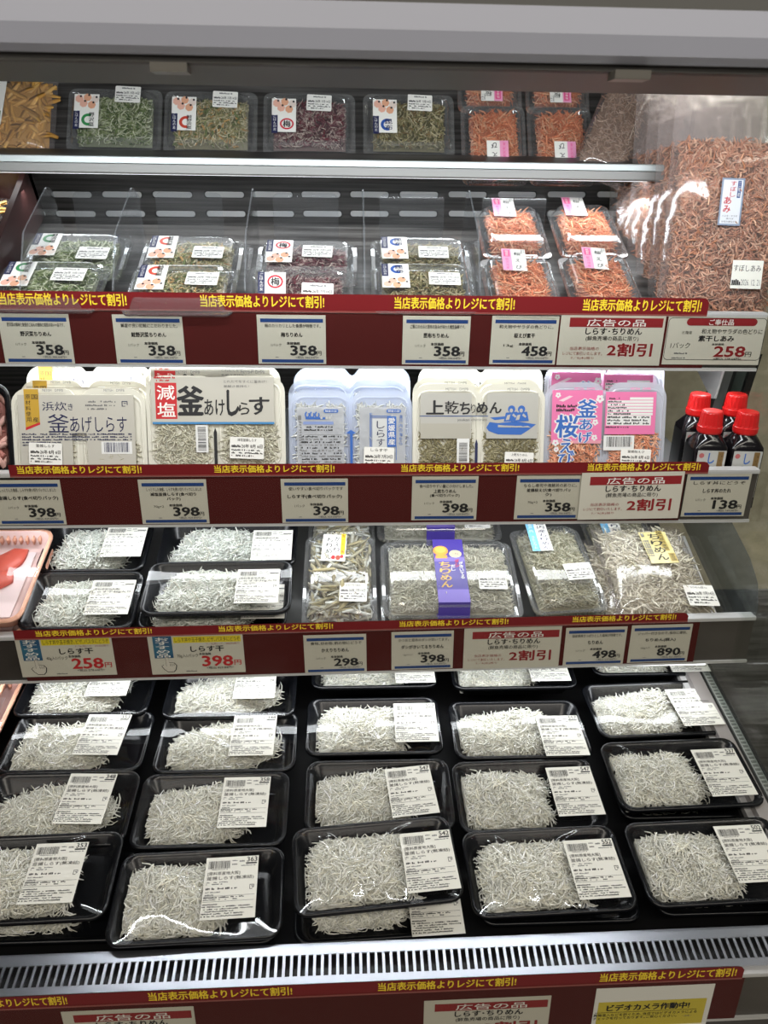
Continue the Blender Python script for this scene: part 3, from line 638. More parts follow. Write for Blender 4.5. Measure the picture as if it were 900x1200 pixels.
deck_rows = [  # cu, cv, rot, lift, number, label centre, label rot, pile, words
 (104, 806, 0, 0, '', (131, 796), 0, 1, 'behind the 353 tray, partly under the rail'),
 (92, 868, 0, 0, '353', (121, 862), -2, 0, 'reading 353, beside the peach fish tray'),
 (66, 946, 0, .004, '348', (101, 937), -2, 4, 'reading 348, cut by the photo edge'),
 (36, 1027, 1.5, .014, '353', (64, 1024), 1, 2, 'reading 353, front row at lower left'),
 (272, 808, 0, 0, '', (300, 799), 0, 4, 'partly under the rail, behind 348'),
 (267, 868, 0, 0, '348', (297, 863), 0, 4, 'reading 348, directly behind the 358 tray'),
 (249, 947, 0, .002, '358', (287, 941), 0, 1, 'reading 358, directly behind the 363 tray'),
 (233, 1047, 1.5, .012, '363', (270, 1041), 2, 3, 'reading 363, in the front row'),
 (438, 776, 0, 0, '', (485, 782), 0, 2, 'behind 553, mostly hidden by the rail'),
 (438, 849, 0, 0, '553', (487, 848), 0, 2, 'reading 553, directly behind askew 547'),
 (444, 930, 0, .002, '547', (482, 928), 6, 1, 'reading 547, sticker askew, behind 542'),
 (440, 1011, 4.5, .026, '542', (503, 1010), 4.5, 2, 'reading 542, creased wrap, tilted on another'),
 (598, 777, 0, 0, '', (640, 780), 0, 0, 'behind 557, mostly hidden by the rail'),
 (607, 853, 0, 0, '557', (658, 864), 0, 1, 'reading 557, directly behind square 547'),
 (619, 930, 1, .002, '547', (673, 928), 1.5, 3, 'reading 547, sticker square, behind 552'),
 (641, 1018, 1.5, .010, '552', (698, 1019), 2, 2, 'reading 552, in the front row'),
 (755, 762, 0, 0, '', (800, 770), 0, 3, 'rearmost by the end frame, mostly hidden'),
 (766, 829, 2, 0, '552', (813, 830), 2, 1, 'reading 552, directly behind the 537 tray'),
 (797, 905, 1.5, .012, '537', (847, 906), 1.5, 0, 'reading 537, beside the metal end frame'),
 (836, 1007, 1.5, .010, '502', (878, 1001), 1.5, 3, 'reading 502, in the front corner'),
]
for cu, cv, rot, lift, num, (lu, lv), lrot, pi, words_ in deck_rows:
    p = DECK.at(cu, cv, lift); fr_ = DECK if cv > 880 else Fr(p, 7.5 if 820 < cv < 880 else 9)
    M = fr_.mx(p - fr_.N*TH, rot)
    t = thing('whitebait_tray', 'black tray of boiled whitebait, '+words_, 'fish tray', M, 'black whitebait trays on the bottom deck')
    link('tray_body', TRAY, t); link('whitebait', PILES[pi][0], t, None, kind='stuff'); link('wrap_film', PILES[pi][1], t)
    q = M.inverted() @ Vector((*(DECK.at(lu, lv, lift+.003)+np.array([0, 0, Z0])),))
    link('price_sticker', weigh_label(num, '大阪', '釜揚しらす(無凍結)'), t, T(q[0], q[1], TH+.0058, lrot-rot))
under = [(60, 1050, .0, -.020, 'under the front 353 tray'), (232, 1053, 0, -.022, 'under the 363 tray'), (441, 1046, 2, -.009, 'under the tilted 542 tray, its sticker edge peeping out'), (648, 1030, 0, -.024, 'under the front 552 tray'), (845, 1020, 0, -.024, 'under the 502 tray'), (797, 917, 0, -.022, 'under the 537 tray')]
for n_, (cu, cv, rot, lift, words_) in enumerate(under):
    p = DECK.at(cu, cv, lift); M = DECK.mx(p - DECK.N*TH, rot)
    t = thing('whitebait_tray', 'black tray of boiled whitebait stacked '+words_, 'fish tray', M, 'black whitebait trays on the bottom deck')
    link('tray_body', TRAY, t); link('whitebait', PILES[1][0], t, T(0, 0, 0) @ Matrix.Diagonal((.92, .82, .7, 1)), kind='stuff')
    if n_ == 2: link('price_sticker', weigh_label('542', '大阪', '釜揚しらす(無凍結)'), t, T(.062, -.016, TH+.0005))
# third shelf trays
for wv, dv, cnt, lst in ((.147, .099, 520, [(97, 702, 0, .0, (130, 701), 'small black tray of dried whitebait at the front of the third shelf'), (113, 639, 0, .0, (146, 636), 'small black tray of dried whitebait behind the front small tray')]),
                         (.193, .092, 760, [(256, 687, .5, .016, (302, 688), 'long black tray of dried whitebait lying topmost at the shelf front'), (268, 636, 0, .0, (319, 640), 'long black tray of dried whitebait behind the topmost long tray'), (252, 705, 0, -.008, (310, 706), 'long black tray of dried whitebait underneath the topmost long tray')])):
    tm = tray_mesh(wv, dv); hf, pos, core = mound(wv*.66, dv*.74, .021, .0035, -wv*.10, 31)
    pm = heap_mesh('whitebait', SHIR, [strands(cnt*2, pos, .0175, .00088, 1.8, .28, [(.80, .83, .77), (.72, .75, .68), (.85, .86, .80)], 301, clip=(wv/2-.013, dv/2-.013, .003)), strands(90, pos, .02, .001, 1.1, .9, SCOL, 302, clip=(wv/2-.013, dv/2-.013, .003))], (core, wv-.038, dv-.036, (.55, .57, .50)))
    fm = film_mesh(wv, dv, TH, hf, .002, [], 50)
    for cu, cv, rot, lift, (lu, lv), lab in lst:
        p = SH3.at(cu, cv, lift); M = SH3.mx(p - SH3.N*TH, rot)
        t = thing('whitebait_tray', lab, 'fish tray', M, 'black whitebait trays on the third shelf')
        link('tray_body', tm, t); link('whitebait', pm, t, None, kind='stuff'); link('wrap_film', fm, t)
        q = M.inverted() @ Vector((*(SH3.at(lu, lv, lift+.003)+np.array([0, 0, Z0])),))
        link('price_sticker', weigh_label('', '兵庫', 'しらす干40g入り' if wv < .16 else 'しらす干70g入り'), t, T(q[0], q[1], TH+.0055) @ Matrix.Diagonal((1.0, .86, 1, 1)))

# ------------------------------------------------------------------ CLEAR BOXES (hinged PET packs)
def pet_meshes(w_, d_, hb, hl, r=.014):
    b = MB(); b.loft([rr(w_-.026, d_-.026, r*.7, 0), rr(w_-.022, d_-.022, r*.8, .001), rr(w_-.010, d_-.010, r, hb-.002), rr(w_, d_, r*.75, hb-.001), rr(w_, d_, r*.75, hb)], PET, True)
    l = MB(); l.loft([rr(w_, d_, r*.75, hb+.0006), rr(w_-.001, d_-.001, r*.75, hb+.0016), rr(w_-.010, d_-.010, r, hb+.0015), rr(w_-.012, d_-.012, r, hb+.0035), rr(w_-.020, d_-.020, r, hb+hl-.0025), rr(w_-.024, d_-.024, r*.95, hb+hl-.0005), rr(w_-.030, d_-.030, r*.85, hb+hl)], PET)
    l.add(rr(w_-.030, d_-.030, r*.85, hb+hl), [tuple(range(20))], PETF)
    return b.mesh('box_base', True), l.mesh('box_lid')
def date_label(w_=.038, h_=.026, name='', date='26年 7月14日'):
    m = MB(); pts = rr(w_, h_, .0015); m.loft([[(x, y, 0) for x, y, _ in pts], [(x, y, .0003) for x, y, _ in pts]], WHITE, False, True)
    g = G(m, 50, 50, w_/100, h_/100, .0003)
    if name: g.text(name, 22, 6, 78, 20, BLACK)
    else: g.tiny(26, 8, 78, 18, GREY, cols=14)
    g.tiny(5, 36, 32, 48, BLACK, cols=8, fill=1); g.text(date, 34, 32, 95, 50, BLACK, bold=.01)
    for i in range(3): g.tiny(5, 56+i*13, [92, 96, 70][i], 64+i*13, BLACK, cols=26, seed=i+3)
    return m.mesh('date_sticker')
def pack(name, label, cat, M, group, base, lid, fill, stickers, fname='contents'):
    t = thing(name, label, cat, M, group)
    link('box_base', base, t); link('box_lid', lid, t); link(fname, fill, t, None, kind='stuff')
    for nm, me, mx in stickers: link(nm, me, t, mx)
    return t
PINKR = [mat('rice_pink', (.75, .42, .32), .6), mat('rice_salmon', (.70, .36, .22), .6), mat('rice_white', (.72, .62, .55), .6)]
def brand_sticker(kind, flip):
    col, nm = {'green': ((.03, .25, .07), '野沢菜'), 'beige': ((.55, .06, .03), '鮭野沢菜'), 'plum': ((.55, .01, .03), '梅'), 'kelp': ((.02, .08, .33), '昆布')}[kind]
    cm = mat('brand_'+kind, col, .5); m = MB(); W_, H_ = .033, .050; m.box(-W_/2, -H_/2, 0, W_/2, H_/2, .0003, WHITE)
    s = -1 if flip else 1
    m.rect(-W_/2, min(0, s*H_/2)-.002, -W_/2+.008, max(0, s*H_/2)+.002*0, NAVY, .0004)
    m.vtext('ごはんの友', -W_/2+.002, min(.001, s*.024), -W_/2+.0062, max(.001, s*.024), WHITE, .0005)
    rg = random.Random(3)
    for i, (x, y) in enumerate(((-.010, -.018), (.001, -.020), (.011, -.017), (-.004, -.011), (.007, -.009))):
        m.disc(x, s*y, .0055, PINKR[i % 3], .0004+.00004*i, .006, 7); m.disc(x+.002, s*y+.0035, .0016, BLACK, .0007, .0018, 6)
    if kind == 'plum': m.ring(.004, s*.013, .0095, .0085, .0022, cm, .0005)
    else: m.ring(.003, s*.013, .009, .009, .004, cm, .0005, 14, 60, 290)
    if kind == 'plum': m.text(nm, -.001, s*.013-.005, .009, s*.013+.005, BLACK, .0007, .02)
    elif len(nm) == 2: m.vtext(nm, 0, s*.013-.009, .010, s*.013+.009, NAVY, .0007, .015)
    else: m.vtext(nm, .004, s*.013-.011, .011, s*.013+.011, BLACK, .0007, .015)
    return m.mesh('brand_sticker')
FB, FL = pet_meshes(.128, .096, .018, .014)
def fur_fill(cols, seed, extra=None, w_=.100, d_=.068, n=800):
    hf, pos = box_fill(w_, d_, .0275, .001, wob=.05, seed=seed)
    ls = [strands(n, pos, .0120, .00075, 1.3, .25, cols, seed, clip=(w_/2+.001, d_/2+.001, .002)), strands(n//4, pos, .008, .0017, .6, .4, extra or cols, seed+1, flat=.45)]
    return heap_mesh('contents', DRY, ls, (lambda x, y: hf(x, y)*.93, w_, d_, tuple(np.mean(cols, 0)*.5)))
FURI = {'green': fur_fill([(0.432, 0.459, 0.297), (0.270, 0.311, 0.149), (0.135, 0.176, 0.054), (0.540, 0.553, 0.405)], 400, [(0.068, 0.108, 0.027), (0.108, 0.149, 0.041)]),
        'beige': fur_fill([(0.486, 0.432, 0.270), (0.567, 0.499, 0.338), (0.365, 0.311, 0.149), (0.216, 0.216, 0.095)], 410, [(0.513, 0.297, 0.108), (0.135, 0.162, 0.054)]),
        'plum': fur_fill([(0.351, 0.243, 0.216), (0.230, 0.121, 0.121), (0.149, 0.041, 0.054), (0.486, 0.392, 0.338)], 420, [(0.135, 0.016, 0.027), (0.068, 0.020, 0.027)]),
        'kelp': fur_fill([(0.351, 0.297, 0.149), (0.243, 0.203, 0.081), (0.432, 0.378, 0.230), (0.135, 0.121, 0.041)], 430, [(0.068, 0.061, 0.020), (0.189, 0.121, 0.041)])}
DL = date_label(); DLW = date_label(.034, .024)
rows = {'green': [('top', 131, 134, 0, 0, (150, 111)), ('back', 84, 291, 1, 0, (109, 297)), ('front', 54, 326, 2, 0, (81, 322))],
        'beige': [('top', 245, 137, 0, 0, (264, 117)), ('back', 222, 294, 0, 0, (244, 296)), ('front', 211, 330, 0, 0, (237, 327))],
        'plum': [('top', 362, 139, 0, 0, (374, 121)), ('back', 359, 299, 0, 0, (372, 295)), ('front', 352, 350, 0, 0, (372, 344))],
        'kelp': [('top', 480, 140, 0, 0, (492, 121)), ('back', 494, 295, 0, 0, (508, 296)), ('front', 497, 328, 0, 0, (521, 327))]}
FC = {'green': 'green nozawana', 'beige': 'beige salmon nozawana', 'plum': 'purple red plum', 'kelp': 'olive kelp'}
for k, lst in rows.items():
    for where, cu, cv, _, rot, (lu, lv) in lst:
        fr_ = SH0 if where == 'top' else Fr((0, .960, -.120), 58) if (where == 'front' and k == 'plum') else SH1; lift = .008 if where == 'front' else 0
        p = fr_.at(cu, cv, lift); M = fr_.mx(p - fr_.N*.032, rot)
        q = M.inverted() @ Vector((*(fr_.at(lu, lv, lift)+np.array([0, 0, Z0])),))
        lab = 'clear box of '+FC[k]+' whitebait topping '+{'top': 'on the uppermost shelf', 'back': 'in the rear row', 'front': 'at the red rail'}[where]
        pack('topping_box', lab, 'food box', M, 'clear boxes of whitebait topping', FB, FL, FURI[k],
             [('brand_sticker', brand_sticker(k, where == 'top'), T(-.034, .004 if where == 'top' else .008, .0325)), ('date_sticker', DL if where != 'top' else DLW, T(q[0], q[1], .0327, -2))])
# orange sakura shrimp boxes
SB, SL = pet_meshes(.092, .122, .018, .016)
hf, pos = box_fill(.062, .090, .029, .001, wob=.08, seed=3)
EBI = [(.62, .20, .10), (.72, .28, .14), (.52, .14, .06), (.74, .40, .24)]
SAK = heap_mesh('contents', DRY, [strands(620, pos, .020, .00120, 1.2, .35, EBI, 500, flat=.6, clip=(.034, .049, .002)), strands(420, pos, .019, .00045, 1.0, .4, EBI, 501, clip=(.036, .050, .002))], (lambda x, y: hf(x, y), .062, .090, (.32, .09, .04)))
PINK = mat('pink_ink', (.78, .32, .50), .5); HOT = mat('hot_pink_ink', (.72, .06, .24), .5)
def sakura_sticker():
    m = MB(); W_, H_ = .030, .048; m.box(-W_/2, -H_/2, 0, W_/2, H_/2, .0003, WHITE); m.rect(-W_/2, -H_/2, -.003, H_/2, PINK, .0004)
    m.rect(-.0125, .006, -.005, .021, HOT, .0005); m.vtext('無着色', -.011, .007, -.0065, .020, WHITE, .0006); m.vtext('駿河湾産', -.011, -.022, -.007, .003, HOT, .0005)
    m.text('桜', 0, .009, .009, .017, BLACK, .0005, .01); m.text('え', .001, -.006, .008, .002, BLACK, .0005, .01); m.text('び', .001, -.021, .009, -.012, BLACK, .0005, .01); m.text('素干', .009, .013, .0145, .023, GREY, .0005)
    return m.mesh('brand_sticker')
SST = sakura_sticker()
for fr_, cu, cv, rot, lift, sx, sy, srot, lab in (
        (SH1, 602, 262, 0, 0, -.008, .042, -2, 'rear left of the four orange shrimp boxes above the 458 yen card'), (SH1, 690, 261, 0, 0, -.012, .042, -2, 'rear of the two columns, orange shrimp box nearest the brown bags'),
        (SH1, 613, 324, 0, .006, -.006, .036, -4, 'front left orange shrimp box standing at the red rail'), (SH1, 708, 322, 0, .006, -.004, .036, -6, 'front orange shrimp box with glare, beside the brown shrimp bags'),
        (SH0, 581, 162, 0, 0, .002, -.028, 180, 'orange shrimp box on the uppermost shelf, beside the olive kelp box'), (SH0, 660, 163, 0, 0, .002, -.028, 180, 'orange shrimp box on the uppermost shelf, next to the brown bags'),
        (SH0, 575, 78, 0, -.004, .0, -.03, 180, 'orange shrimp box under the canopy, above the one beside kelp'), (SH0, 655, 80, 0, -.004, .0, -.03, 180, 'orange shrimp box under the canopy, above the one beside brown bags')):
    p = fr_.at(cu, cv, lift); M = fr_.mx(p - fr_.N*.034, rot)
    pack('shrimp_box', lab, 'food box', M, 'clear boxes of orange sakura shrimp', SB, SL, SAK, [('brand_sticker', SST, T(sx, sy, .0345, srot))])

# third shelf clear boxes
KB, KL = pet_meshes(.100, .168, .022, .020, .018)
hf, pos = box_fill(.078, .146, .036, .002, wob=.06, seed=8)
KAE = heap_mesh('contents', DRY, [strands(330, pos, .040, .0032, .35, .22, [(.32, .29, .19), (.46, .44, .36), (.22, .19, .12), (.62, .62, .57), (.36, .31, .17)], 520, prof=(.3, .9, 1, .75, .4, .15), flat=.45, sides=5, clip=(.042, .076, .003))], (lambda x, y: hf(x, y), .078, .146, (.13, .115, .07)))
def kaeri_sticker():
    m = MB(); m.box(-.0165, -.0255, 0, .0165, .0255, .0003, WHITE)
    g = G(m, 400, 330, .033/255, .051/270, .0003)
    g.vtext('かえり', 400, 215, 460, 380, BLACK, bold=.015); g.vtext('ちりめん', 315, 225, 380, 455, BLACK, bold=.015)
    g.rect(470, 185, 520, 400, YEL); g.vtext('食べる小魚', 478, 190, 512, 395, DRED, 3)
    g.disc(400, 430, 22, RED, 2); g.disc(450, 432, 26, mat('brown_red', (.35, .06, .03), .5), 2); g.disc(490, 420, 18, RED, 3)
    return m.mesh('brand_sticker')
p = SH3.at(398, 668, .012); M = SH3.mx(p - SH3.N*.042, 0)
t = pack('fish_box', 'clear box of large silvery dried fish with white and yellow sticker', 'food box', M, 'clear boxes on the third shelf', KB, KL, KAE, [('brand_sticker', kaeri_sticker(), T(-.008, .042, .0424, -3)), ('date_sticker', date_label(.036, .032, 'かえりちりめん'), T(.018, -.040, .0424, -2))])
p = SH3.at(400, 628, -.006); M2 = SH3.mx(p - SH3.N*.042, 0)
pack('fish_box', 'clear box of large dried fish showing its edge behind the stickered one', 'food box', SH3.mx(SH3.at(400, 640, -.010)+SH3.U*.10 - SH3.N*.042, 0), 'clear boxes on the third shelf', KB, KL, KAE, [('date_sticker', date_label(.036, .032, 'かえりちりめん'), T(.018, -.04, .0424))])
PB, PL = pet_meshes(.188, .140, .022, .018, .018)
CHI = [(.58, .55, .43), (.48, .46, .36), (.66, .63, .52), (.40, .38, .28)]
hf, pos = box_fill(.164, .116, .035, .002, wob=.04, seed=9)
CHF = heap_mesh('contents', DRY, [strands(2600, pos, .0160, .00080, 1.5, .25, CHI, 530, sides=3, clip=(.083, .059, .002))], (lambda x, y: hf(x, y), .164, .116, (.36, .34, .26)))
PUR = mat('purple_band', (.055, .035, .26), .4); PURL = mat('pale_purple', (.16, .12, .40), .45); GOLD = mat('gold_ink', (.62, .40, .08), .45); ORNG = mat('orange_ink', (.80, .30, .04), .5)
def purple_band(hh):
    m = MB(); W_ = .042
    m.add([(-W_/2, -.071, hh-.024), (W_/2, -.071, hh-.024), (W_/2, -.066, hh-.016), (-W_/2, -.066, hh-.016), (W_/2, -.058, hh+.0008), (-W_/2, -.058, hh+.0008), (W_/2, .058, hh+.0008), (-W_/2, .058, hh+.0008), (W_/2, .071, hh-.02), (-W_/2, .071, hh-.02)],
          [(0, 1, 2, 3), (3, 2, 4, 5), (5, 4, 6, 7), (7, 6, 8, 9)], PUR)
    g = G(m, 450, 320, .042/185, .116/440, hh+.0008)    # close-up x 358..543, y 100..540
    g.rect(358, 455, 543, 540, PURL); g.rect(358, 230, 543, 262, PURL)
    g.disc(402, 185, 46, ORNG, 2, 36); g.disc(402, 178, 34, GOLD, 3, 24); g.rect(368, 218, 438, 240, ORNG, 2); g.disc(490, 208, 38, mat('pale_gold', (.65, .55, .30), .5), 2, 27)
    g.text('うまみ', 470, 198, 512, 220, PUR, 4); g.vtext('ちりめん', 385, 262, 450, 445, GOLD, 3, .03); g.vtext('ダシ', 480, 245, 508, 305, RED, 3, .03); g.vtext('がきいてる', 505, 262, 528, 385, WHITE, 3, .02); g.vtext('だし', 455, 285, 480, 330, WHITE, 3, .02)
    return m.mesh('paper_band')
BAND = purple_band(.040)
for cu, cv, lift, rot, lab, grp in ((528, 668, .012, -.5, 'clear box of dried whitebait with purple band, topmost of its stack', 1), (526, 690, -.013, 0, 'purple-banded clear whitebait box underneath the topmost banded box', 1), (522, 660, -.010, 0, 'purple-banded clear whitebait box behind the topmost banded box', 2)):
    p = SH3.at(cu, cv, lift)+(SH3.U*.13 if grp == 2 else 0)
    M = SH3.mx(p - SH3.N*.040, rot)
    pack('fish_box', lab, 'food box', M, 'clear boxes on the third shelf', PB, PL, CHF, [('paper_band', BAND, T(.0, 0, 0)), ('date_sticker', date_label(.038, .030, 'ダシがきいてるちりめん'), T(.055, -.020 if grp != 2 else -.045, .0404, -1))])
QB, QL = pet_meshes(.104, .160, .020, .018, .018)
hf, pos = box_fill(.082, .138, .033, .002, wob=.05, seed=10)
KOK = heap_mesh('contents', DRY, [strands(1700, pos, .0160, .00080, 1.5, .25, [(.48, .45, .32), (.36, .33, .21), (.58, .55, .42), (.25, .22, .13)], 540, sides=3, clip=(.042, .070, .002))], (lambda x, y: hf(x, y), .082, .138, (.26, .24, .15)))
SKY = mat('sky_blue_ink', (.18, .50, .78), .5)
def koku_sticker():
    m = MB(); m.box(-.0145, -.030, 0, .0145, .030, .0003, WHITE); m.rect(-.0145, -.030, -.003, .030, SKY, .0004)
    m.vtext('国内産ちりめん', .001, -.028, .0115, .029, NAVY, .0005, .01); m.vtext('瀬戸内', -.0115, .006, -.006, .027, WHITE, .0005); m.vtext('カルシウム', -.011, -.026, -.007, .0, WHITE, .0005)
    return m.mesh('brand_sticker')
for cu, cv, lift, rot, lab in ((655, 657, .012, 4, 'clear box of dried whitebait with blue and white upright sticker'), (661, 672, -.012, 4, 'clear whitebait box underneath the blue-stickered one'), (738, 640, -.012, 3, 'clear whitebait box tucked behind the flat bag')):
    M = SH3.mx(SH3.at(cu, cv, lift) - SH3.N*.038, rot)
    st = [('brand_sticker', koku_sticker(), T(-.016, .050, .0384, -2)), ('date_sticker', date_label(.038, .030, 'ちりめん'), T(.022, -.022, .0384, 1))]
    pack('fish_box', lab, 'food box', M, 'clear boxes on the third shelf', QB, QL, KOK, st if cu != 738 else st[:1])

# ------------------------------------------------------------------ BAGS
def bag_mesh(w_, h_, th, head, seed, nx=16, ny=20):
    g = np.random.default_rng(seed); B = g.uniform(0, 6, 6); V = []
    for sgn in (1, -1):
        for j in range(ny+1):
            for i in range(nx+1):
                x = -w_/2+w_*i/nx; y = -h_/2+h_*j/ny; ex = 1-abs(2*x/w_)**3; yy = (y+h_/2)/(h_-head)
                ey = min(1, max(0, yy)*7)*(1/(1+math.exp((yy-1)*14)))
                z = th*.5*ex**.5*(ey*.95+.05*(1 if 0 < j < ny else 0)) + .0012*ex*math.sin(38*x+B[0]+22*y)*math.cos(30*y+B[1])
                V.append((x, y, sgn*max(z, .0002)))
    n = (nx+1)*(ny+1); Fc = []
    for s in (0, 1):
        for j in range(ny):
            for i in range(nx):
                a = s*n+j*(nx+1)+i; q = (a, a+1, a+nx+2, a+nx+1); Fc.append(q if s == 0 else q[::-1])
    m = MB(); m.add(V, Fc, BAGF); return m.mesh('bag_film', True)
# flat bag of chirimen on shelf 3
def lens_fill(w_, d_, th, cy=0., p=3):
    def hf(x, y): return th*.5*np.clip(1-np.abs(2*x/w_)**p, 0, 1)**.5*np.clip(1-np.abs(2*(y-cy)/d_)**p, 0, 1)**.5
    def pos(n, g):
        x = g.uniform(-.5, .5, n)*w_*.98; y = cy+g.uniform(-.5, .5, n)*d_*.98
        return np.stack([x, y, hf(x, y)*g.uniform(.70, 1.02, n)], -1)
    return hf, pos
hf, pos = lens_fill(.118, .150, .034)
CB = heap_mesh('contents', DRY, [strands(950, pos, .024, .0014, 1.8, .25, [(.60, .57, .45), (.50, .47, .36), (.70, .67, .56), (.42, .39, .28)], 560)], (lambda x, y: hf(x, y)*.8, .118, .150, (.36, .33, .24)))
BM = bag_mesh(.134, .172, .040, .012, 3)
GLD = grain('gold_foil_sticker', (.52, .44, .18), (.70, .62, .32), (8, 8, 1), .35)
def bag_sticker():
    m = MB(); m.box(-.0195, -.0305, 0, .0195, .0305, .0003, GLD); g = G(m, 352, 222, .039/160, .061/240, .0003)
    g.vtext('ちりめん', 320, 112, 385, 322, BLACK, 2, .02); g.rect(374, 95, 412, 250, mat('gold_dark', (.40, .30, .08), .4), 1); g.vtext('国内原料使用', 380, 100, 406, 246, BLACK, 2, .01); g.rect(280, 110, 298, 140, BLACK, 2); g.text('司', 283, 113, 295, 137, WHITE, 3)
    for i, x in enumerate((276, 288, 300)): g.mb.vtext('・・・・・・・・', *g.q(x, 165, x+8, 290), GREY, .0007)
    for x in (276, 286, 296, 306): 
        for j in range(14): 
            if (j*7+x) % 5: g.rect(x, 165+j*9, x+5, 171+j*9, GREY, 2)
    g.rect(392, 268, 430, 330, mat('gold_dark', (.40, .30, .08), .4), 1); g.vtext('保存袋', 400, 272, 424, 326, BLACK, 2)
    return m.mesh('brand_sticker')
p = SH3.at(767, 660, .012); M = SH3.mx(p - SH3.N*.0, 0)
for i, (dp, rot, lab) in enumerate(((0, 0, 'flat clear bag of pale dried whitebait with gold sticker'), (-.026, -1, 'clear bag of dried whitebait underneath the gold-stickered bag'))):
    t = thing('whitebait_bag', lab, 'food bag', SH3.mx(p + SH3.N*(dp-.018) - SH3.X*(.012 if i else 0), rot), 'bags of dried whitebait')
    link('bag_film', BM, t); link('contents', CB, t, None, kind='stuff')
    link('brand_sticker', bag_sticker(), t, T(.012, .026, .0225, 2)); link('date_sticker', date_label(.040, .036, 'ちりめん(袋入)'), t, T(.045, -.060, .0190, -2))
# tall bags of brown dried shrimp
AMI = Fr((0, .985, -.03), 80)
aw, ah = .148, .300
hf, pos = lens_fill(.130, .200, .034, -.040, 4)
AMC = [(.46, .20, .11), (.54, .27, .16), (.36, .14, .075), (.60, .36, .24)]
AMI_F = heap_mesh('contents', DRY, [strands(2700, pos, .0140, .00115, 1.7, .35, AMC, 580)], (lambda x, y: hf(x, y)*.8, .128, .196, (.20, .085, .04), -.040))
AMB = bag_mesh(aw, ah, .038, .085, 5, 18, 26)
BLG = mat('grey_blue_border', (.22, .27, .36), .5)
def ami_sticker():
    m = MB(); W_, H_ = .0275, .0530; m.box(-W_/2, -H_/2, 0, W_/2, H_/2, .0003, BLG); m.rect(-W_/2+.002, -H_/2+.002, W_/2-.002, H_/2-.002, mat('pale_label', (.66, .68, .72), .5), .0004)
    g = G(m, 652, 733, W_/120, H_/235, .0003); g.vtext('すぼし', 640, 628, 668, 710, RED, 3, .01); g.vtext('あみ', 612, 705, 650, 790, RED, 3, .02); g.rect(677, 628, 695, 712, BLUE, 2); g.vtext('三陸産', 680, 632, 692, 708, WHITE, 3)
    g.text('パスタ・サラダ', 610, 798, 692, 808, BLACK, 3); g.text('焼そば', 634, 812, 672, 820, BLACK, 3); g.text('お好み焼などに', 610, 826, 694, 836, BLACK, 3)
    return m.mesh('brand_sticker')
def ami_date():
    m = MB(); m.box(-.019, -.0165, 0, .019, .0165, .0003, STICK); g = G(m, 766, 1090, .038/155, .033/130, .0003)
    g.text('すぼしあみ', 695, 1046, 834, 1076, BLACK, 2, .0); g.tiny(692, 1112, 738, 1140, BLACK, cols=5, fill=1); g.text('2026. 12. 21', 738, 1112, 836, 1140, GREY, 2, .0)
    return m.mesh('date_sticker')
p0 = AMI.at(852, 228)
for i in range(6):
    M = AMI.mx(p0 - AMI.N*(.040*i) - AMI.X*(.001*i) + AMI.U*(.004*i), (-1.0, .8, -.6, .5, -.5, .4)[i])
    t = thing('shrimp_bag', ('tall clear bag of brown dried shrimp with white sticker, frontmost' if i == 0 else '%s tall bag of brown dried shrimp behind the frontmost one' % ('second', 'third', 'fourth', 'fifth', 'sixth')[i-1]), 'food bag', M, 'tall bags of brown dried shrimp')
    link('bag_film', AMB, t); link('contents', AMI_F, t, None, kind='stuff')
    link('brand_sticker', ami_sticker(), t, T(-.004, -.012, .0215)); link('date_sticker', ami_date(), t, T(.026, -.094, .0212))
# crumpled brown bags lying on the uppermost shelf
hf, pos = lens_fill(.060, .150, .034, 0, 3)
RF = heap_mesh('contents', DRY, [strands(700, pos, .012, .0009, 1.2, .3, [(.34, .22, .15), (.42, .30, .22), (.28, .17, .11)], 590)], (lambda x, y: hf(x, y)*.8, .06, .15, (.20, .12, .075)))
RB = bag_mesh(.072, .172, .042, .015, 9)
for i, (u, v, rot, dz, lab) in enumerate(((722, 150, -24, .012, 'slanting brown shrimp bag on the uppermost shelf, front one'), (738, 118, -26, -.012, 'slanting brown shrimp bag behind the front slanting one'), (775, 140, -20, -.02, 'slanting brown shrimp bag mostly hidden by the tall bags'))):
    t = thing('shrimp_bag', lab, 'food bag', SH0.mx(SH0.at(u, v, dz), rot), 'slanting brown bags on the uppermost shelf')
    link('bag_film', RB, t); link('contents', RF, t, None, kind='stuff')
# amber pack at the left end of the uppermost shelf
hf, pos = lens_fill(.115, .105, .03, 0, 4)
AMBER = heap_mesh('contents', DRY, [strands(300, pos, .030, .0035, .25, .06, [(.50, .27, .06), (.58, .34, .10), (.42, .21, .04)], 600, flat=.35, prof=(.6, 1, 1, 1, .6))], (lambda x, y: hf(x, y)*1.2, .115, .105, (.42, .22, .05)))
def amber_sticker():
    m = MB(); m.box(-.02, -.033, 0, .02, .033, .0003, WHITE); m.vtext('ホンビスけ', -.001, -.02, .012, .031, NAVY, .0005); m.rect(.009, -.031, .018, -.013, mat('olive_ink', (.2, .25, .1), .5), .0005); return m.mesh('brand_sticker')
t = thing('seafood_pack', 'clear pack of amber shredded seafood at the left of the uppermost shelf', 'food pack', SH0.mx(SH0.at(2, 126, .0)-SH0.N*.02, 0))
link('bag_film', bag_mesh(.130, .125, .036, .012, 12), t); link('contents', AMBER, t, None, kind='stuff'); link('brand_sticker', amber_sticker(), t, T(-.018, .010, .0190, -4))
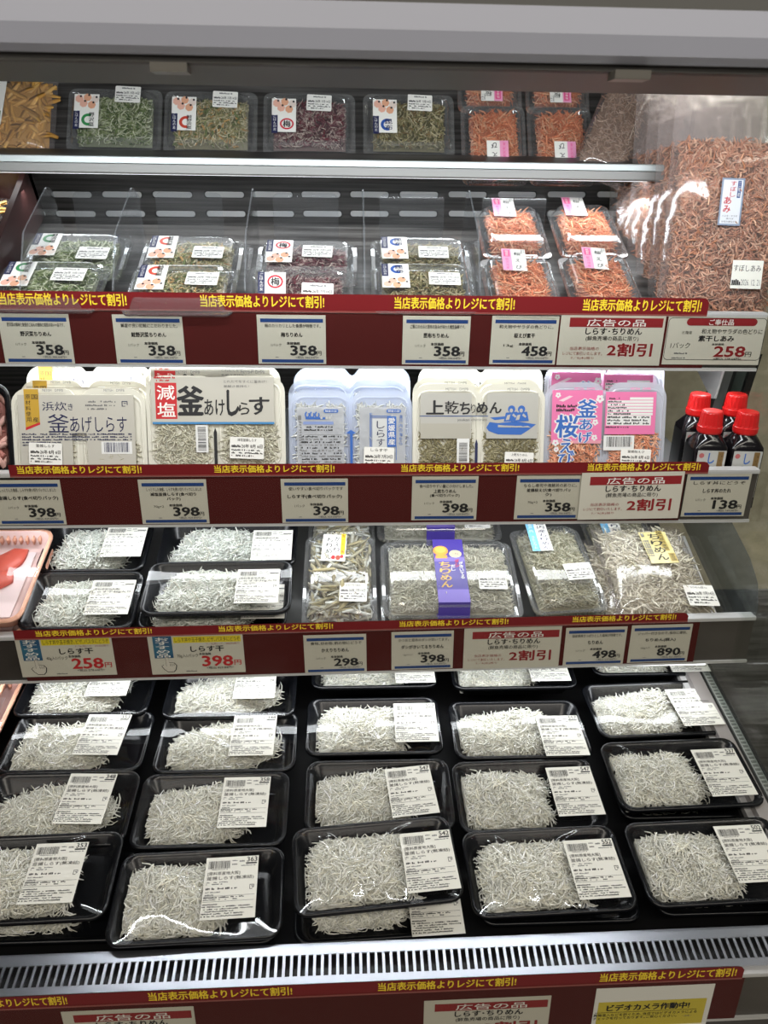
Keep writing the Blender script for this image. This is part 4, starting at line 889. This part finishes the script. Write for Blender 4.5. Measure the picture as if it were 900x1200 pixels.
# smoked divider and amber pack at the left of the second row
MARO = mat('maroon_divider_plastic', (.030, .011, .010), .3)
t = thing('divider_box', 'dark maroon plastic divider box at the left end of the topping row', 'divider', Matrix.Translation((0, 0, 0)))
xa = SH1.loc(42, 240, .038)[0]+.005
def s1(x, y, h): p = SH1.pt(x, y, h); return (p[0], p[1], p[2]+Z0)
m = MB(); m.hexa([s1(xa-.045, -.09, -.03), s1(xa-.038, -.09, -.03), s1(xa-.038, -.09, .012), s1(xa-.045, -.09, .012)], [s1(xa-.045, .16, -.03), s1(xa-.038, .16, -.03), s1(xa-.038, .16, .040), s1(xa-.045, .16, .040)], MARO); link('side_panel', m.mesh('side_panel'), t)
m = MB(); m.hexa([s1(xa-.20, .150, -.03), s1(xa-.038, .150, -.03), s1(xa-.038, .160, -.03), s1(xa-.20, .160, -.03)], [s1(xa-.20, .150, .035), s1(xa-.038, .150, .035), s1(xa-.038, .160, .035), s1(xa-.20, .160, .035)], MARO); link('rear_panel', m.mesh('rear_panel'), t)
t = thing('seafood_pack', 'amber seafood pack peeping in at the left of the topping row', 'food pack', SH1.mx(SH1.at(-62, 262, .0), 0))
link('bag_film', bag_mesh(.130, .125, .036, .012, 12), t); link('contents', AMBER, t, None, kind='stuff')
# acrylic dividers between the columns of topping boxes
def divider(L_, H_):
    m = MB(); n = 5; pts = [(0, 0), (L_, 0), (L_, H_*1.0)]; r = .02
    pts = [(-.01, -.03), (L_, -.03), (L_, H_-r)]+[(L_-r+r*math.cos(a), H_-r+r*math.sin(a)) for a in np.linspace(0, math.pi/2, 6)[1:]]+[(.05, H_), (-.01, .012)]
    a = [(-.0008, y, z) for y, z in pts]; b = [(.0008, y, z) for y, z in pts]
    m.loft([a, b], ACRYL, True, True)
    ed = MB(); m2 = []
    cen = (L_/2, H_/2)
    for i in range(2, len(pts)-1):
        (y0, z0_), (y1, z1_) = pts[i], pts[i+1]; m.add([(-.0010, y0, z0_), (.0010, y0, z0_), (.0010, y1, z1_), (-.0010, y1, z1_)], [(0, 1, 2, 3)], ACRE)
    return m.mesh('side_sheet')
DV = divider(.17, .05)
m = MB(); pb = rr(.085, .075, .008); m.loft([[(x, y, -.0008) for x, y, _ in pb], [(x, y, .0008) for x, y, _ in pb]], ACRYL, True, True); DBK = m.mesh('back_sheet')
for i, (u, v, bu, bv, lab) in enumerate(((30, 345, 90, 268, 'clear acrylic divider left of the green topping boxes'), (137, 345, 215, 268, 'clear acrylic divider between green and beige topping boxes'), (289, 345, 335, 268, 'clear acrylic divider between beige and plum topping boxes'), (427, 345, 465, 268, 'clear acrylic divider between plum and kelp topping boxes'), (560, 345, 600, 240, 'clear acrylic divider between kelp boxes and orange shrimp'))):
    t = thing('acrylic_divider', lab, 'divider', SH1.mx(SH1.at(u, v, 0), 0), 'acrylic dividers')
    link('side_sheet', DV, t); link('back_sheet', DBK, t, Matrix.Translation((.065, .160, -.0)) @ Matrix.Rotation(math.radians(63), 4, 'X'))

# ------------------------------------------------------------------ TWIN PACKS on the second railed shelf
def twin_outline(w_, h_, r=.020, notch=.011, nw=.016, n=6):
    pts = []
    def arc(cx, cy, rad, a0, a1): return [(cx+rad*math.cos(math.radians(a0+(a1-a0)*k/n)), cy+rad*math.sin(math.radians(a0+(a1-a0)*k/n))) for k in range(n+1)]
    pts += arc(-w_/2+.008, -h_/2+.008, .008, 180, 270) + arc(w_/2-.008, -h_/2+.008, .008, 270, 360)
    pts += arc(w_/2-r, h_/2-r, r, 0, 90)
    pts += [(nw, h_/2), (nw*.55, h_/2-notch*.25), (nw*.2, h_/2-notch*.85), (0, h_/2-notch), (-nw*.2, h_/2-notch*.85), (-nw*.55, h_/2-notch*.25), (-nw, h_/2)]
    pts += arc(-w_/2+r, h_/2-r, r, 90, 180)
    return pts
def fan(mb, loops, m, cap):  # loft + centre fans (outline is concave)
    mb.loft(loops, m)
    for l, flip in cap:
        c = np.mean(np.array(l), 0); n = len(l); f_ = [((i+1) % n, i, n) if flip else (i, (i+1) % n, n) for i in range(n)]
        mb.add(list(l)+[tuple(c)], f_, m)
def twin_tray(w_, h_, m_):
    m = MB(); o = twin_outline(w_, h_); oi = [(x*.985, y*.98) for x, y in o]
    A = [(x, y, -.0012) for x, y in o]; B = [(x, y, 0) for x, y in o]; fan(m, [A, B], m_, [(A, True), (B, False)])
    for sx in (-1, 1):
        cx = sx*w_*.245; ww, hh = w_*.43, h_*.86
        m.loft([[(x, y-.002, z) for x, y, z in rr(ww, hh, .012, -.001, cx, 0)], [(x, y-.002, z) for x, y, z in rr(ww-.008, hh-.008, .012, -.020, cx, 0)]], m_, False, True)
        rim = rr(ww+.002, hh+.002, .013, .0009, cx, -.002); rin = rr(ww-.002, hh-.002, .012, .0002, cx, -.002); rout = rr(ww+.005, hh+.005, .014, .0, cx, -.002)
        m.loft([rout, rim, rin], m_)
    return m.mesh('twin_tray', False)
IVORY = mat('ivory_plastic', (.66, .64, .55), .4); BLUEP = film('blue_clear_plastic', (.90, .92, .96), gain=1.2, haze=.42, hazecol=(.64, .69, .80), rough=.12)
PEARL = film('milky_clear_plastic', (.92, .92, .94), gain=1.2, haze=.45, hazecol=(.62, .64, .70), rough=.12)
PGREY = mat('print_beige_grey', (.48, .46, .40), .4); PGREY2 = mat('print_grey', (.43, .42, .38), .4); OCH = mat('ochre_ink', (.50, .30, .03), .45); BLUEM = mat('mid_blue_ink', (.03, .12, .42), .5)
FCOL = {'c': [(.55, .56, .54), (.48, .49, .47), (.60, .61, .59)], 'a': [(.46, .44, .33), (.38, .36, .27), (.54, .52, .42)], 'd': [(.24, .21, .11), (.17, .15, .08), (.32, .29, .18)], 'e': [(.66, .30, .18), (.72, .42, .28), (.58, .22, .12)]}
def patch(w_, h_, cols, n, seed, L=.012, r=.0009):
    hf, pos = box_fill(w_, h_, .004, 0.0, seed=seed)
    def pz(nn, g): q = pos(nn, g); q[:, 2] = -.0045+q[:, 2]*.9; return q
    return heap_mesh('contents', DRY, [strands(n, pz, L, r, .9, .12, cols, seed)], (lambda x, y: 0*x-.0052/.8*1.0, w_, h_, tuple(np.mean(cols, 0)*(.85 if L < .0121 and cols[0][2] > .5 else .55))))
def metis(g, xs, y, m_=None):
    for x in xs: g.text('METISH', x-68, y-8, x-8, y+8, m_ or GREY, 3); g.text('DMPB', x+14, y-8, x+66, y+8, m_ or GREY, 3)
def twin_a():
    m = MB(); g = G(m, 470, 470, .158/870, .158/870, .0036)  # x 35..905, y 155..~785
    g.rect(85, 205, 425, 770, PGREY, 0); g.rect(520, 205, 835, 770, PGREY, 0); g.rect(85, 205, 835, 455, PGREY, 0.5)
    g.poly([(128, 168), (222, 168), (222, 398), (128, 436)], OCH, 1.5); g.poly([(128, 418), (222, 382), (222, 398), (128, 436)], RED, 2)
    g.vtext('原材料使用', 136, 200, 168, 385, BLACK, 3); g.vtext('国   産', 176, 200, 216, 385, BLACK, 3)
    metis(g, (316, 712), 175); g.text('浜炊', 242, 250, 400, 308, NAVY, 3, .0); g.text('き', 408, 262, 440, 304, NAVY, 3, .0)
    g.text('釜', 270, 330, 410, 450, NAVY, 3, .0); g.text('あげしらす', 415, 345, 785, 450, NAVY, 3, .0)
    for i in range(3): g.tiny(520, 242+i*24, [720, 725, 665][i], 254+i*24, GREY, 3, seed=i, cols=20)
    for q in ((757, 245, 795, 250), (757, 245, 762, 280), (790, 245, 795, 270), (757, 276, 780, 280), (770, 258, 785, 262)): g.rect(*q, NAVY, 3)
    for i in range(5): g.tiny(100, 456+i*18, [815, 815, 815, 350, 300][i], 466+i*18, NAVY, 3, seed=i+9, cols=60, fill=.85)
    g.rect(612, 510, 812, 592, PLASTIC_W, 3); g.bar(630, 516, 795, 580, NAVY, 4)
    return m.mesh('printed_film')
def twin_b():
    m = MB(); g = G(m, 448, 375, .166/785, .166/785, .0036)   # 900/185=4.865; x 55..840, y 75..~650
    g.rect(90, 120, 780, 372, PGREY, 0.5); g.rect(92, 372, 780, 384, mat('blue_line', (.05, .22, .45), .5), 1)
    g.rect(112, 152, 232, 355, RED, 1.5); g.vtext('減塩', 122, 160, 222, 350, WHITE, 3, .01)
    for i in range(3): g.tiny(108+18*(i == 0), 102+i*16, [200, 228, 195][i], 112+i*16, RED, 3, seed=i, cols=14)
    metis(g, (300, 665), 92); g.text('釜', 236, 172, 380, 332, BLACK, 3, .03); g.text('あけ', 385, 245, 500, 335, BLACK, 3, .012); g.text('し', 515, 195, 580, 335, BLACK, 3, .04); g.text('ら', 580, 262, 640, 330, BLACK, 3, .01); g.text('す', 640, 232, 752, 330, BLACK, 3, .02)
    g.text('とれたてをすぐに釜あげ！', 498, 136, 740, 152, GREY, 3); g.text('新鮮さ長持ち！', 498, 164, 640, 178, GREY, 3)
    g.rect(332, 390, 402, 545, PLASTIC_W, 1); g.vbar(344, 396, 390, 535, BLACK, 2)
    g.poly([(434, 430), (443, 404), (452, 430), (452, 650), (434, 650)], BLACK, 1)
    return m.mesh('printed_film')
def twin_c():
    m = MB(); g = G(m, 432, 420, .150/830, .150/830, .0036)   # 900/160=5.625; x 18..850, y 185..
    WH = film('window_haze', gain=.6, haze=.5, hazecol=(.60, .62, .66), rough=.15)
    g.rect(70, 225, 385, 800, WH, 0); g.rect(490, 225, 800, 800, WH, 0)
    g.rect(112, 320, 315, 340, mat('pale_blue_ink', (.20, .27, .50), .5), 1); 
    for x0 in (250, 672): 
        bx = g.q(x0, 238, x0+98, 262); p = rr(bx[2]-bx[0], bx[3]-bx[1], .002, 0, (bx[0]+bx[2])/2, (bx[1]+bx[3])/2); m.add([(x, y, .0039) for x, y, _ in p], [tuple(range(len(p)))], BLUEM); g.text('鮮度の証', x0+10, 243, x0+88, 257, WHITE, 4)
    g.rect(128, 292, 260, 306, BLUEM, 2)
    for x in (140, 172, 206): g.ring(x, 275, 17, 22, 9, BLUEM, 3, 100, 400)
    for x in (235, 270, 290): g.disc(x, 296, 8, LGREY, 3)
    for i in range(2): g.tiny(118, 350+i*20, 310, 362+i*20, BLACK, 2, seed=i, cols=26)
    g.rect(118, 408, 368, 410, GREY, 2)
    for i in range(13): g.tiny(100, 414+i*19, 370, 426+i*19, [BLACK, GREY][i % 2], 2, seed=30+i, cols=30, fill=.8 if i > 6 else .55)
    g.rect(78, 280, 100, 310, GREY, 2); 
    for i in range(14): g.tiny(84, 320+i*17, 102, 330+i*17, GREY, 2, seed=60+i, cols=2, fill=.9)
    g.poly([(400, 398), (432, 375), (466, 398), (444, 404), (444, 625), (426, 625), (426, 404)], BLUEM, 1)
    g.rect(560, 282, 700, 287, BLUEM, 2); g.rect(560, 294, 700, 297, BLUEM, 2); g.rect(560, 262, 566, 500, BLUEM, 2); g.rect(572, 262, 575, 500, BLUEM, 2)
    g.rect(576, 300, 676, 500, mat('pale_window', (.56, .57, .56), .4), 1); g.vtext('しらす', 606, 312, 660, 490, NAVY, 3, .0)
    g.rect(676, 285, 738, 490, BLUEM, 3); g.vtext('愛媛県産', 684, 292, 730, 480, WHITE, 4, .01); g.vtext('瀬戸内の海から', 756, 275, 780, 480, BLUEM, 3); g.rect(736, 480, 740, 580, BLUEM, 2); g.rect(728, 610, 800, 635, GREY, 2)
    return m.mesh('printed_film')
def twin_d():
    m = MB(); g = G(m, 448, 400, .163/795, .163/795, .0036)   # 900/175=5.143
    g.rect(95, 180, 400, 450, PGREY2, .5); g.rect(490, 180, 800, 450, PGREY2, .5)
    metis(g, (312, 680), 158); g.text('上', 130, 225, 232, 305, BLACK, 3, .03); g.text('乾', 240, 228, 322, 302, BLACK, 3, .01); g.text('ち', 330, 235, 390, 305, BLACK, 3, .03); g.text('り', 395, 245, 425, 300, BLACK, 3, .0); g.text('めん', 430, 235, 578, 300, BLACK, 3, .03)
    g.rect(90, 314, 500, 319, BLUE, 2); g.text('joukan chirimen', 316, 330, 494, 350, GREY, 3)
    g.rect(95, 360, 395, 450, mat('print_window_haze', (.40, .38, .32), .5), .8)
    B_ = BLUEM   # two fishermen hauling nets, drawn in blue
    g.poly([(490, 385), (520, 335), (600, 345), (690, 350), (790, 365), (745, 400), (700, 428), (560, 425), (505, 405)], B_, 2)
    g.poly([(500, 350), (530, 320), (600, 325), (640, 350), (560, 358)], PGREY2, 3); g.poly([(510, 325), (600, 318), (625, 330), (540, 340)], B_, 4)
    for cx in (640, 700):
        g.disc(cx, 275, 22, B_, 4, 22); g.disc(cx-2, 283, 10, PGREY2, 5, 12); g.poly([(cx-34, 296), (cx+34, 290), (cx+46, 345), (cx-46, 350)], B_, 4); g.poly([(cx-26, 312), (cx-6, 306), (cx-14, 338), (cx-34, 340)], PGREY2, 5); g.poly([(cx+12, 300), (cx+30, 318), (cx+24, 326), (cx+4, 312)], PGREY2, 5)
    for i in range(4): g.poly([(560+i*46, 368+4*i), (620+i*40, 374), (640+i*40, 384), (560+i*46, 382)], PGREY2, 5)
    g.rect(315, 450, 390, 600, PLASTIC_W, 1); g.vbar(328, 470, 378, 600, BLACK, 2)
    g.poly([(424, 480), (432, 452), (441, 480), (441, 640), (424, 640)], NAVY, 1)
    return m.mesh('printed_film')
HPINK = mat('bright_pink_film', (.72, .17, .36), .4); HPINK2 = mat('soft_pink_film', (.70, .30, .36), .4)
def twin_e():
    m = MB(); g = G(m, 448, 400, .151/800, .151/800, .0036)   # 900/170=5.294; x 55..855
    g.rect(88, 155, 420, 480, HPINK, 0); g.rect(440, 165, 775, 440, HPINK, 0); g.rect(88, 480, 420, 500, HPINK2, 0)
    metis(g, (300, 668), 145, HOT)
    for x, y, r in ((126, 187, 18), (402, 210, 26), (376, 362, 20), (374, 462, 20), (118, 495, 22), (124, 538, 18)):
        for a in range(5): g.disc(x+r*.62*math.cos(a*1.257+.3), y+r*.62*math.sin(a*1.257+.3), r*.42, PLASTIC_W, 1)
        g.disc(x, y, r*.25, HPINK, 2)
    g.poly([(130, 222), (200, 190), (225, 194), (160, 228)], mat('white_pink', (.75, .55, .60), .5), 1)
    for i in range(2): g.tiny(116, 246+i*26, 252-i*14, 266+i*26, BLACK, 2, seed=i, cols=13, fill=.95)
    for dx, dy, mm, l, b in ((0, 0, PLASTIC_W, 2, .085), (0, 0, BLUEM, 3, .022)):
        g.text('釜', 258, 215, 380, 330, mm, l, b); g.vtext('あげ', 272, 335, 355, 502, mm, l, b); g.text('桜', 118, 315, 262, 460, mm, l, b); g.text('え', 150, 470, 235, 560, mm, l, b); g.text('び', 140, 560, 245, 640, mm, l, b)
    for i in range(6): g.rect(452 if i > 0 else 600, 200+i*20, 755 if i > 0 else 755, 216+i*20, PLASTIC_W, 1); g.tiny(456, 202+i*20, 540+i*14, 213+i*20, BLACK, 2, seed=i, cols=12, fill=.8)
    g.rect(450, 318, 745, 382, PLASTIC_W, 1)
    for i in range(3): g.tiny(456, 322+i*20, 735, 335+i*20, BLACK, 2, seed=i+8, cols=26, fill=.8)
    g.tiny(446, 388, 600, 398, BLACK, 2, cols=24)
    g.rect(436, 448, 640, 545, PLASTIC_W, 2); g.bar(456, 456, 622, 522, BLACK, 3)
    g.ring(305, 610, 70, 45, 6, mat('brown_ink', (.25, .10, .06), .5), 2)
    return m.mesh('printed_film')
TH2 = .112
def make_twin(kind):
    wv = {'a': .158, 'b': .166, 'c': .150, 'd': .163, 'e': .152}[kind]
    tm = twin_tray(wv, TH2, {'a': IVORY, 'b': IVORY, 'c': BLUEP, 'd': IVORY, 'e': PEARL}[kind])
    pr = {'a': twin_a, 'b': twin_b, 'c': twin_c, 'd': twin_d, 'e': twin_e}[kind]()
    cols = FCOL['e'] if kind == 'e' else FCOL['d'] if kind == 'd' else FCOL['c'] if kind == 'c' else FCOL['a']
    # heaps show above the film plane in the unprinted windows
    hh, cy = {'a': (.036, -.026), 'b': (.052, -.026), 'c': (.085, -.004), 'd': (.052, -.028), 'e': (.050, -.030)}[kind]
    pm = patch(wv*.39, hh, cols, int(420*hh/.05), 700+ord(kind))
    return tm, pr, pm, wv, cy
sticker_at = {'a': (250, 590, 470, 470, .158/870, .039, .026, '釜揚しらす'), 'b': (622, 520, 448, 375, .166/785, .041, .026, '減塩釜揚しらす'), 'c': (620, 567, 432, 420, .150/830, .037, .027, 'しらす干'), 'd': (690, 590, 448, 400, .163/795, .036, .024, '上乾ちりめん'), 'e': (650, 600, 448, 400, .151/800, .038, .024, '釜揚桜えび')}
twins = {'a': (91, 512, 2, 'white twin pack with mustard 国産 tag'), 'b': (252, 495, 1, 'white twin pack with red 減塩 square'), 'c': (411, 512, 2, 'pale blue clear twin pack of whitebait'), 'd': (562, 503, 2, 'white twin pack with blue fishermen drawing'), 'e': (711, 503, 2, 'pink twin pack of boiled sakura shrimp')}
DATES = {'a': '26年 8月 6日', 'b': '26年 8月 6日', 'c': '26年 7月24日', 'd': '26年 8月 6日', 'e': '26年 8月 6日'}
REAR_TOP = {'a': (446, 428), 'b': (427, 415), 'c': (445, 430), 'd': (443, 427), 'e': (428, 416)}
FRONT_TOP = {'a': 455, 'b': 440, 'c': 457, 'd': 450, 'e': 448}
for kind, (cu, _, nb_, words_) in twins.items():
    tm, pr, pm, wv, cy = make_twin(kind)
    sx, sy, ox, oy, kk, sw, shh, nm = sticker_at[kind]; dl = date_label(sw, shh, nm, DATES[kind])
    top = SH2.at(cu, FRONT_TOP[kind], .0)
    for i in range(nb_+1):
        uu = cu + ((0, 8, 14)[i] if kind == 'a' else (0, -3, 2)[i]); vt = (FRONT_TOP[kind], REAR_TOP[kind][0], REAR_TOP[kind][1])[i]
        p = SH2.at(uu, vt, -.030*i) - SH2.U*(TH2/2)
        lab = words_ + (', front of its row' if i == 0 else ', second in its row' if i == 1 else ', rearmost of its row')
        t = thing('twin_pack', lab, 'food pack', SH2.mx(p, (0, -.8, .7)[i]), 'twin packs standing in rows')
        link('twin_tray', tm, t); link('printed_film', pr, t)
        for sgn in (-1, 1): link('contents', pm, t, Matrix.Translation((sgn*wv*.245, cy, .0030)), kind='stuff')
        link('date_sticker', dl, t, T((sx-ox)*kk, (oy-sy)*kk, .0056 if kind != 'a' else .0056, -2))
        if kind in 'de' and i == 0: pass
# dark pack edge at the far left of the row
p = SH2.at(-18, 505, 0)
t = thing('fish_pack', 'dark tray pack standing at the left edge of the twin pack row', 'food pack', SH2.mx(p - SH2.N*.02 , 0))
tm = tray_mesh(.064, .112, .022); link('tray_body', tm, t)
hf, pos = box_fill(.044, .09, .012, .004, seed=4); link('contents', heap_mesh('contents', DRY, [strands(60, pos, .02, .004, .4, .2, [(.5, .2, .17), (.6, .35, .3)], 801)], (lambda x, y: hf(x, y), .044, .09, (.3, .12, .1))), t, None, kind='stuff')
m = MB(); m.box(-.02, -.02, 0, .02, .02, .0003, WHITE); 
for i in range(5): m.tiny(-.017, .012-i*.006, .016, .0145-i*.006, BLACK, .0004, i)
link('price_sticker', m.mesh('price_sticker'), t, T(-.002, .036, .0245))

# ------------------------------------------------------------------ SAUCE BOTTLES
SAUCE = mat('dark_soy_bottle', (.006, .005, .006), .12, 0, .5); CAPR = mat('red_cap', (.55, .012, .012), .3)
def bottle_meshes():
    W_, D_ = .042, .042; H_ = .098
    b = MB(); prof = [(1-.12, 0), (1, .003), (1, H_-.022), (.97, H_-.016), (.80, H_-.006), (.56, H_), (.52, H_+.006)]
    b.loft([rr(W_*s, D_*s, .006 if z < H_-.012 else min(.02, W_*s*.5-.0002), z, n=5) for s, z in prof], SAUCE, True, True)
    c = MB(); n = 36
    def circ(r, z, kn=0): return [((r+(kn if k % 2 else 0))*math.cos(2*math.pi*k/n), (r+(kn if k % 2 else 0))*math.sin(2*math.pi*k/n), z) for k in range(n)]
    c.loft([circ(.0142, H_-.001), circ(.0150, H_+.001), circ(.0150, H_+.007), circ(.0143, H_+.0075), circ(.0140, H_+.010, -.0004), circ(.0128, H_+.024, -.0004), circ(.0118, H_+.0262), circ(.010, H_+.0268)], CAPR, True, True)
    l = MB(); l.box(-.0175, -D_/2-.0006, .018, .0175, -D_/2-.0002, .079, mat('bottle_label', (.46, .46, .44), .5))
    def tx(s, x0, z0_, x1, z1_, m_, bold=0):
        v, f_ = glyphs(s, bold); a = v.min(0); bb = v.max(0); q = (v-a)/np.maximum(bb-a, 1e-6)
        l.add([(x0+p_[0]*(x1-x0), -D_/2-.0008, z0_+.009+p_[1]*(z1_-z0_)) for p_ in q], f_, m_)
    tx('し', -.004, .053, .004, .067, BLUEM, .02); tx('ら', -.007, .040, .002, .051, BLACK, .01); tx('す', -.002, .027, .008, .038, BLACK, .01); tx('丼', -.006, .015, .004, .025, BLACK, .01)
    v = [(.0075, .078), (.0145, .078), (.0145, .054), (.0075, .054)]; l.add([(x, -D_/2-.0008, z) for x, z in v][::-1], [(0, 1, 2, 3)], mat('bottle_brown', (.20, .12, .04), .5)); tx('しらす丼のたれ'[0:3], .009, .047, .013, .067, BLACK)
    l.add([(-.0125+.0032*math.cos(a), -.0218, .0725+.0032*math.sin(a)) for a in np.linspace(0, 6.283, 13)[:-1]], [tuple(range(12))], mat('emblem_grey_red', (.45, .12, .12), .5))
    return b.mesh('bottle_body', True), c.mesh('cap'), l.mesh('label')
BB, BC, BL_ = bottle_meshes()
BOT = Fr((0, .905, -.26), 90)
for u, v, dy, lab in ((833, 494, 0, 'red-capped sauce bottle in front, beside the pink twin pack'), (875, 495, 0, 'red-capped sauce bottle in front, at the rail end'), (819, 474, .045, 'red-capped sauce bottle behind, nearest the pink twin pack'), (862, 474, .045, 'red-capped sauce bottle behind, nearest the glass end')):
    B_ = Fr((0, .905+dy, 0), 90); a = B_.at(u, v)   # centre of the cap
    t = thing('sauce_bottle', lab, 'bottle', Matrix.Translation((a[0], a[1], a[2]+Z0-.110)) @ Matrix.Rotation(math.radians(-4), 4, 'Z'), 'sauce bottles with red caps')
    bb = link('bottle_body', BB, t); link('cap', BC, t); link('label', BL_, t)

# ------------------------------------------------------------------ PINK FISH TRAYS at the left edge, acrylic end guard
PEACH = mat('peach_foam_tray', (.72, .38, .26), .5); PEACHL = mat('pale_pink_foam', (.78, .58, .55), .5); TUNA = mat('red_fish_flesh', (.52, .085, .055), .45); PAPER = mat('drip_paper', (.75, .62, .62), .6)
def peach_tray(w_, d_):
    m = MB(); h = .028
    m.loft([rr(w_-.03, d_-.03, .012, 0), rr(w_-.026, d_-.026, .013, .001), rr(w_-.006, d_-.006, .016, h-.004), rr(w_, d_, .017, h-.003), rr(w_, d_, .017, h), rr(w_-.008, d_-.008, .016, h+.001)], PEACH, True)
    m.loft([rr(w_-.008, d_-.008, .016, h+.001), rr(w_-.014, d_-.014, .015, h-.003), rr(w_-.034, d_-.034, .013, .006), rr(w_-.05, d_-.05, .01, .004)], PEACHL, False, True)
    for i in range(16): x = -w_/2+.02+i*(w_-.04)/15; m.box(x, d_/2-.018, h-.012, x+.002, d_/2-.010, h-.002, PEACH)
    return m.mesh('tray_body', True)
PT = peach_tray(.170, .165)
def fish_piece(seed):
    g = random.Random(seed); m = MB(); n = 10; r = [.021*(1+.3*g.uniform(-1, 1)) for _ in range(n)]
    L_ = []
    for s, z in ((.95, .0075), (1.05, .009), (1.02, .0125), (.85, .015), (.4, .0158)): L_.append([(r[k]*s*1.25*math.cos(2*math.pi*k/n), r[k]*s*math.sin(2*math.pi*k/n), z) for k in range(n)])
    m.loft(L_, TUNA, True, True); return m.mesh('fish_piece', True)
PFILM = film_mesh(.170, .165, .028, lambda x, y: 0*x+.02, .003, [], 77)
def place_peach(frm, u, v, lift, lab, pieces=True, rot=0, stick=False):
    t = thing('fish_tray', lab, 'fish tray', frm.mx(frm.at(u, v, lift)-frm.N*.028, rot), 'peach foam trays of red fish')
    link('tray_body', PT, t); link('wrap_film', PFILM, t)
    m = MB(); m.box(-.06, -.058, .0065, .06, .058, .0075, PAPER); link('drip_paper', m.mesh('drip_paper'), t)
    if pieces:
        for i, (x, y, r) in enumerate(((.030, .036, 20), (.012, .006, -10), (-.03, .03, 60), (-.02, -.03, 0))): link('fish_piece', fish_piece(i+1), t, T(x, y, 0, r))
    if stick:
        m = MB(); m.box(-.02, -.015, 0, .02, .015, .0003, WHITE)
        for i in range(4): m.tiny(-.017, .009-i*.006, .016, .0115-i*.006, RED if i < 2 else BLACK, .0004, i)
        link('price_sticker', m.mesh('price_sticker'), t, T(.055, -.055, .032))
place_peach(SH3, -32, 672, .016, 'peach foam tray of red fish pieces, topmost at the left of the third shelf')
place_peach(SH3, -30, 690, -.010, 'peach foam tray underneath the topmost one on the third shelf', False)
place_peach(DECK, -60, 785, .02, 'peach foam fish tray with white sticker at the left of the deck', True, 0, True)
place_peach(DECK, -72, 845, .0, 'peach foam fish tray in front of the stickered one on the deck', True)
# acrylic guard at the right end of the third shelf
t = thing('acrylic_guard', 'clear upright acrylic end guard beside the flat whitebait bag', 'shelf guard', Matrix.Translation((0, 0, 0)))
xg = SH3.loc(838, 640, 0)[0]
prof = [(-.03, -.05), (.22, -.05), (.22, .06), (.03, .055), (-.005, .045), (-.028, .02)]
m = MB(); m.loft([[s_ for s_ in [(lambda q: (q[0], q[1], q[2]+Z0))(SH3.pt(xg, y, h)) for y, h in prof]], [(lambda q: (q[0], q[1], q[2]+Z0))(SH3.pt(xg+.002, y, h)) for y, h in prof]], film('smoke_acrylic', (.66, .68, .70), gain=1.0, ior=1.45, rough=.05, haze=.10, hazecol=(.4, .42, .44)), True, True)
link('side_sheet', m.mesh('side_sheet'), t)
m = MB(); m.hexa([(lambda q: (q[0], q[1], q[2]+Z0))(SH3.pt(xg-.030+a, -.028, -.035+b)) for a, b in ((0, 0), (.006, 0), (.006, .004), (0, .004))], [(lambda q: (q[0], q[1], q[2]+Z0))(SH3.pt(xg-.030+a, .16, -.035+b)) for a, b in ((0, 0), (.012, 0), (.012, .004), (0, .004))], PLASTIC_W); link('edge_strip', m.mesh('edge_strip'), t)
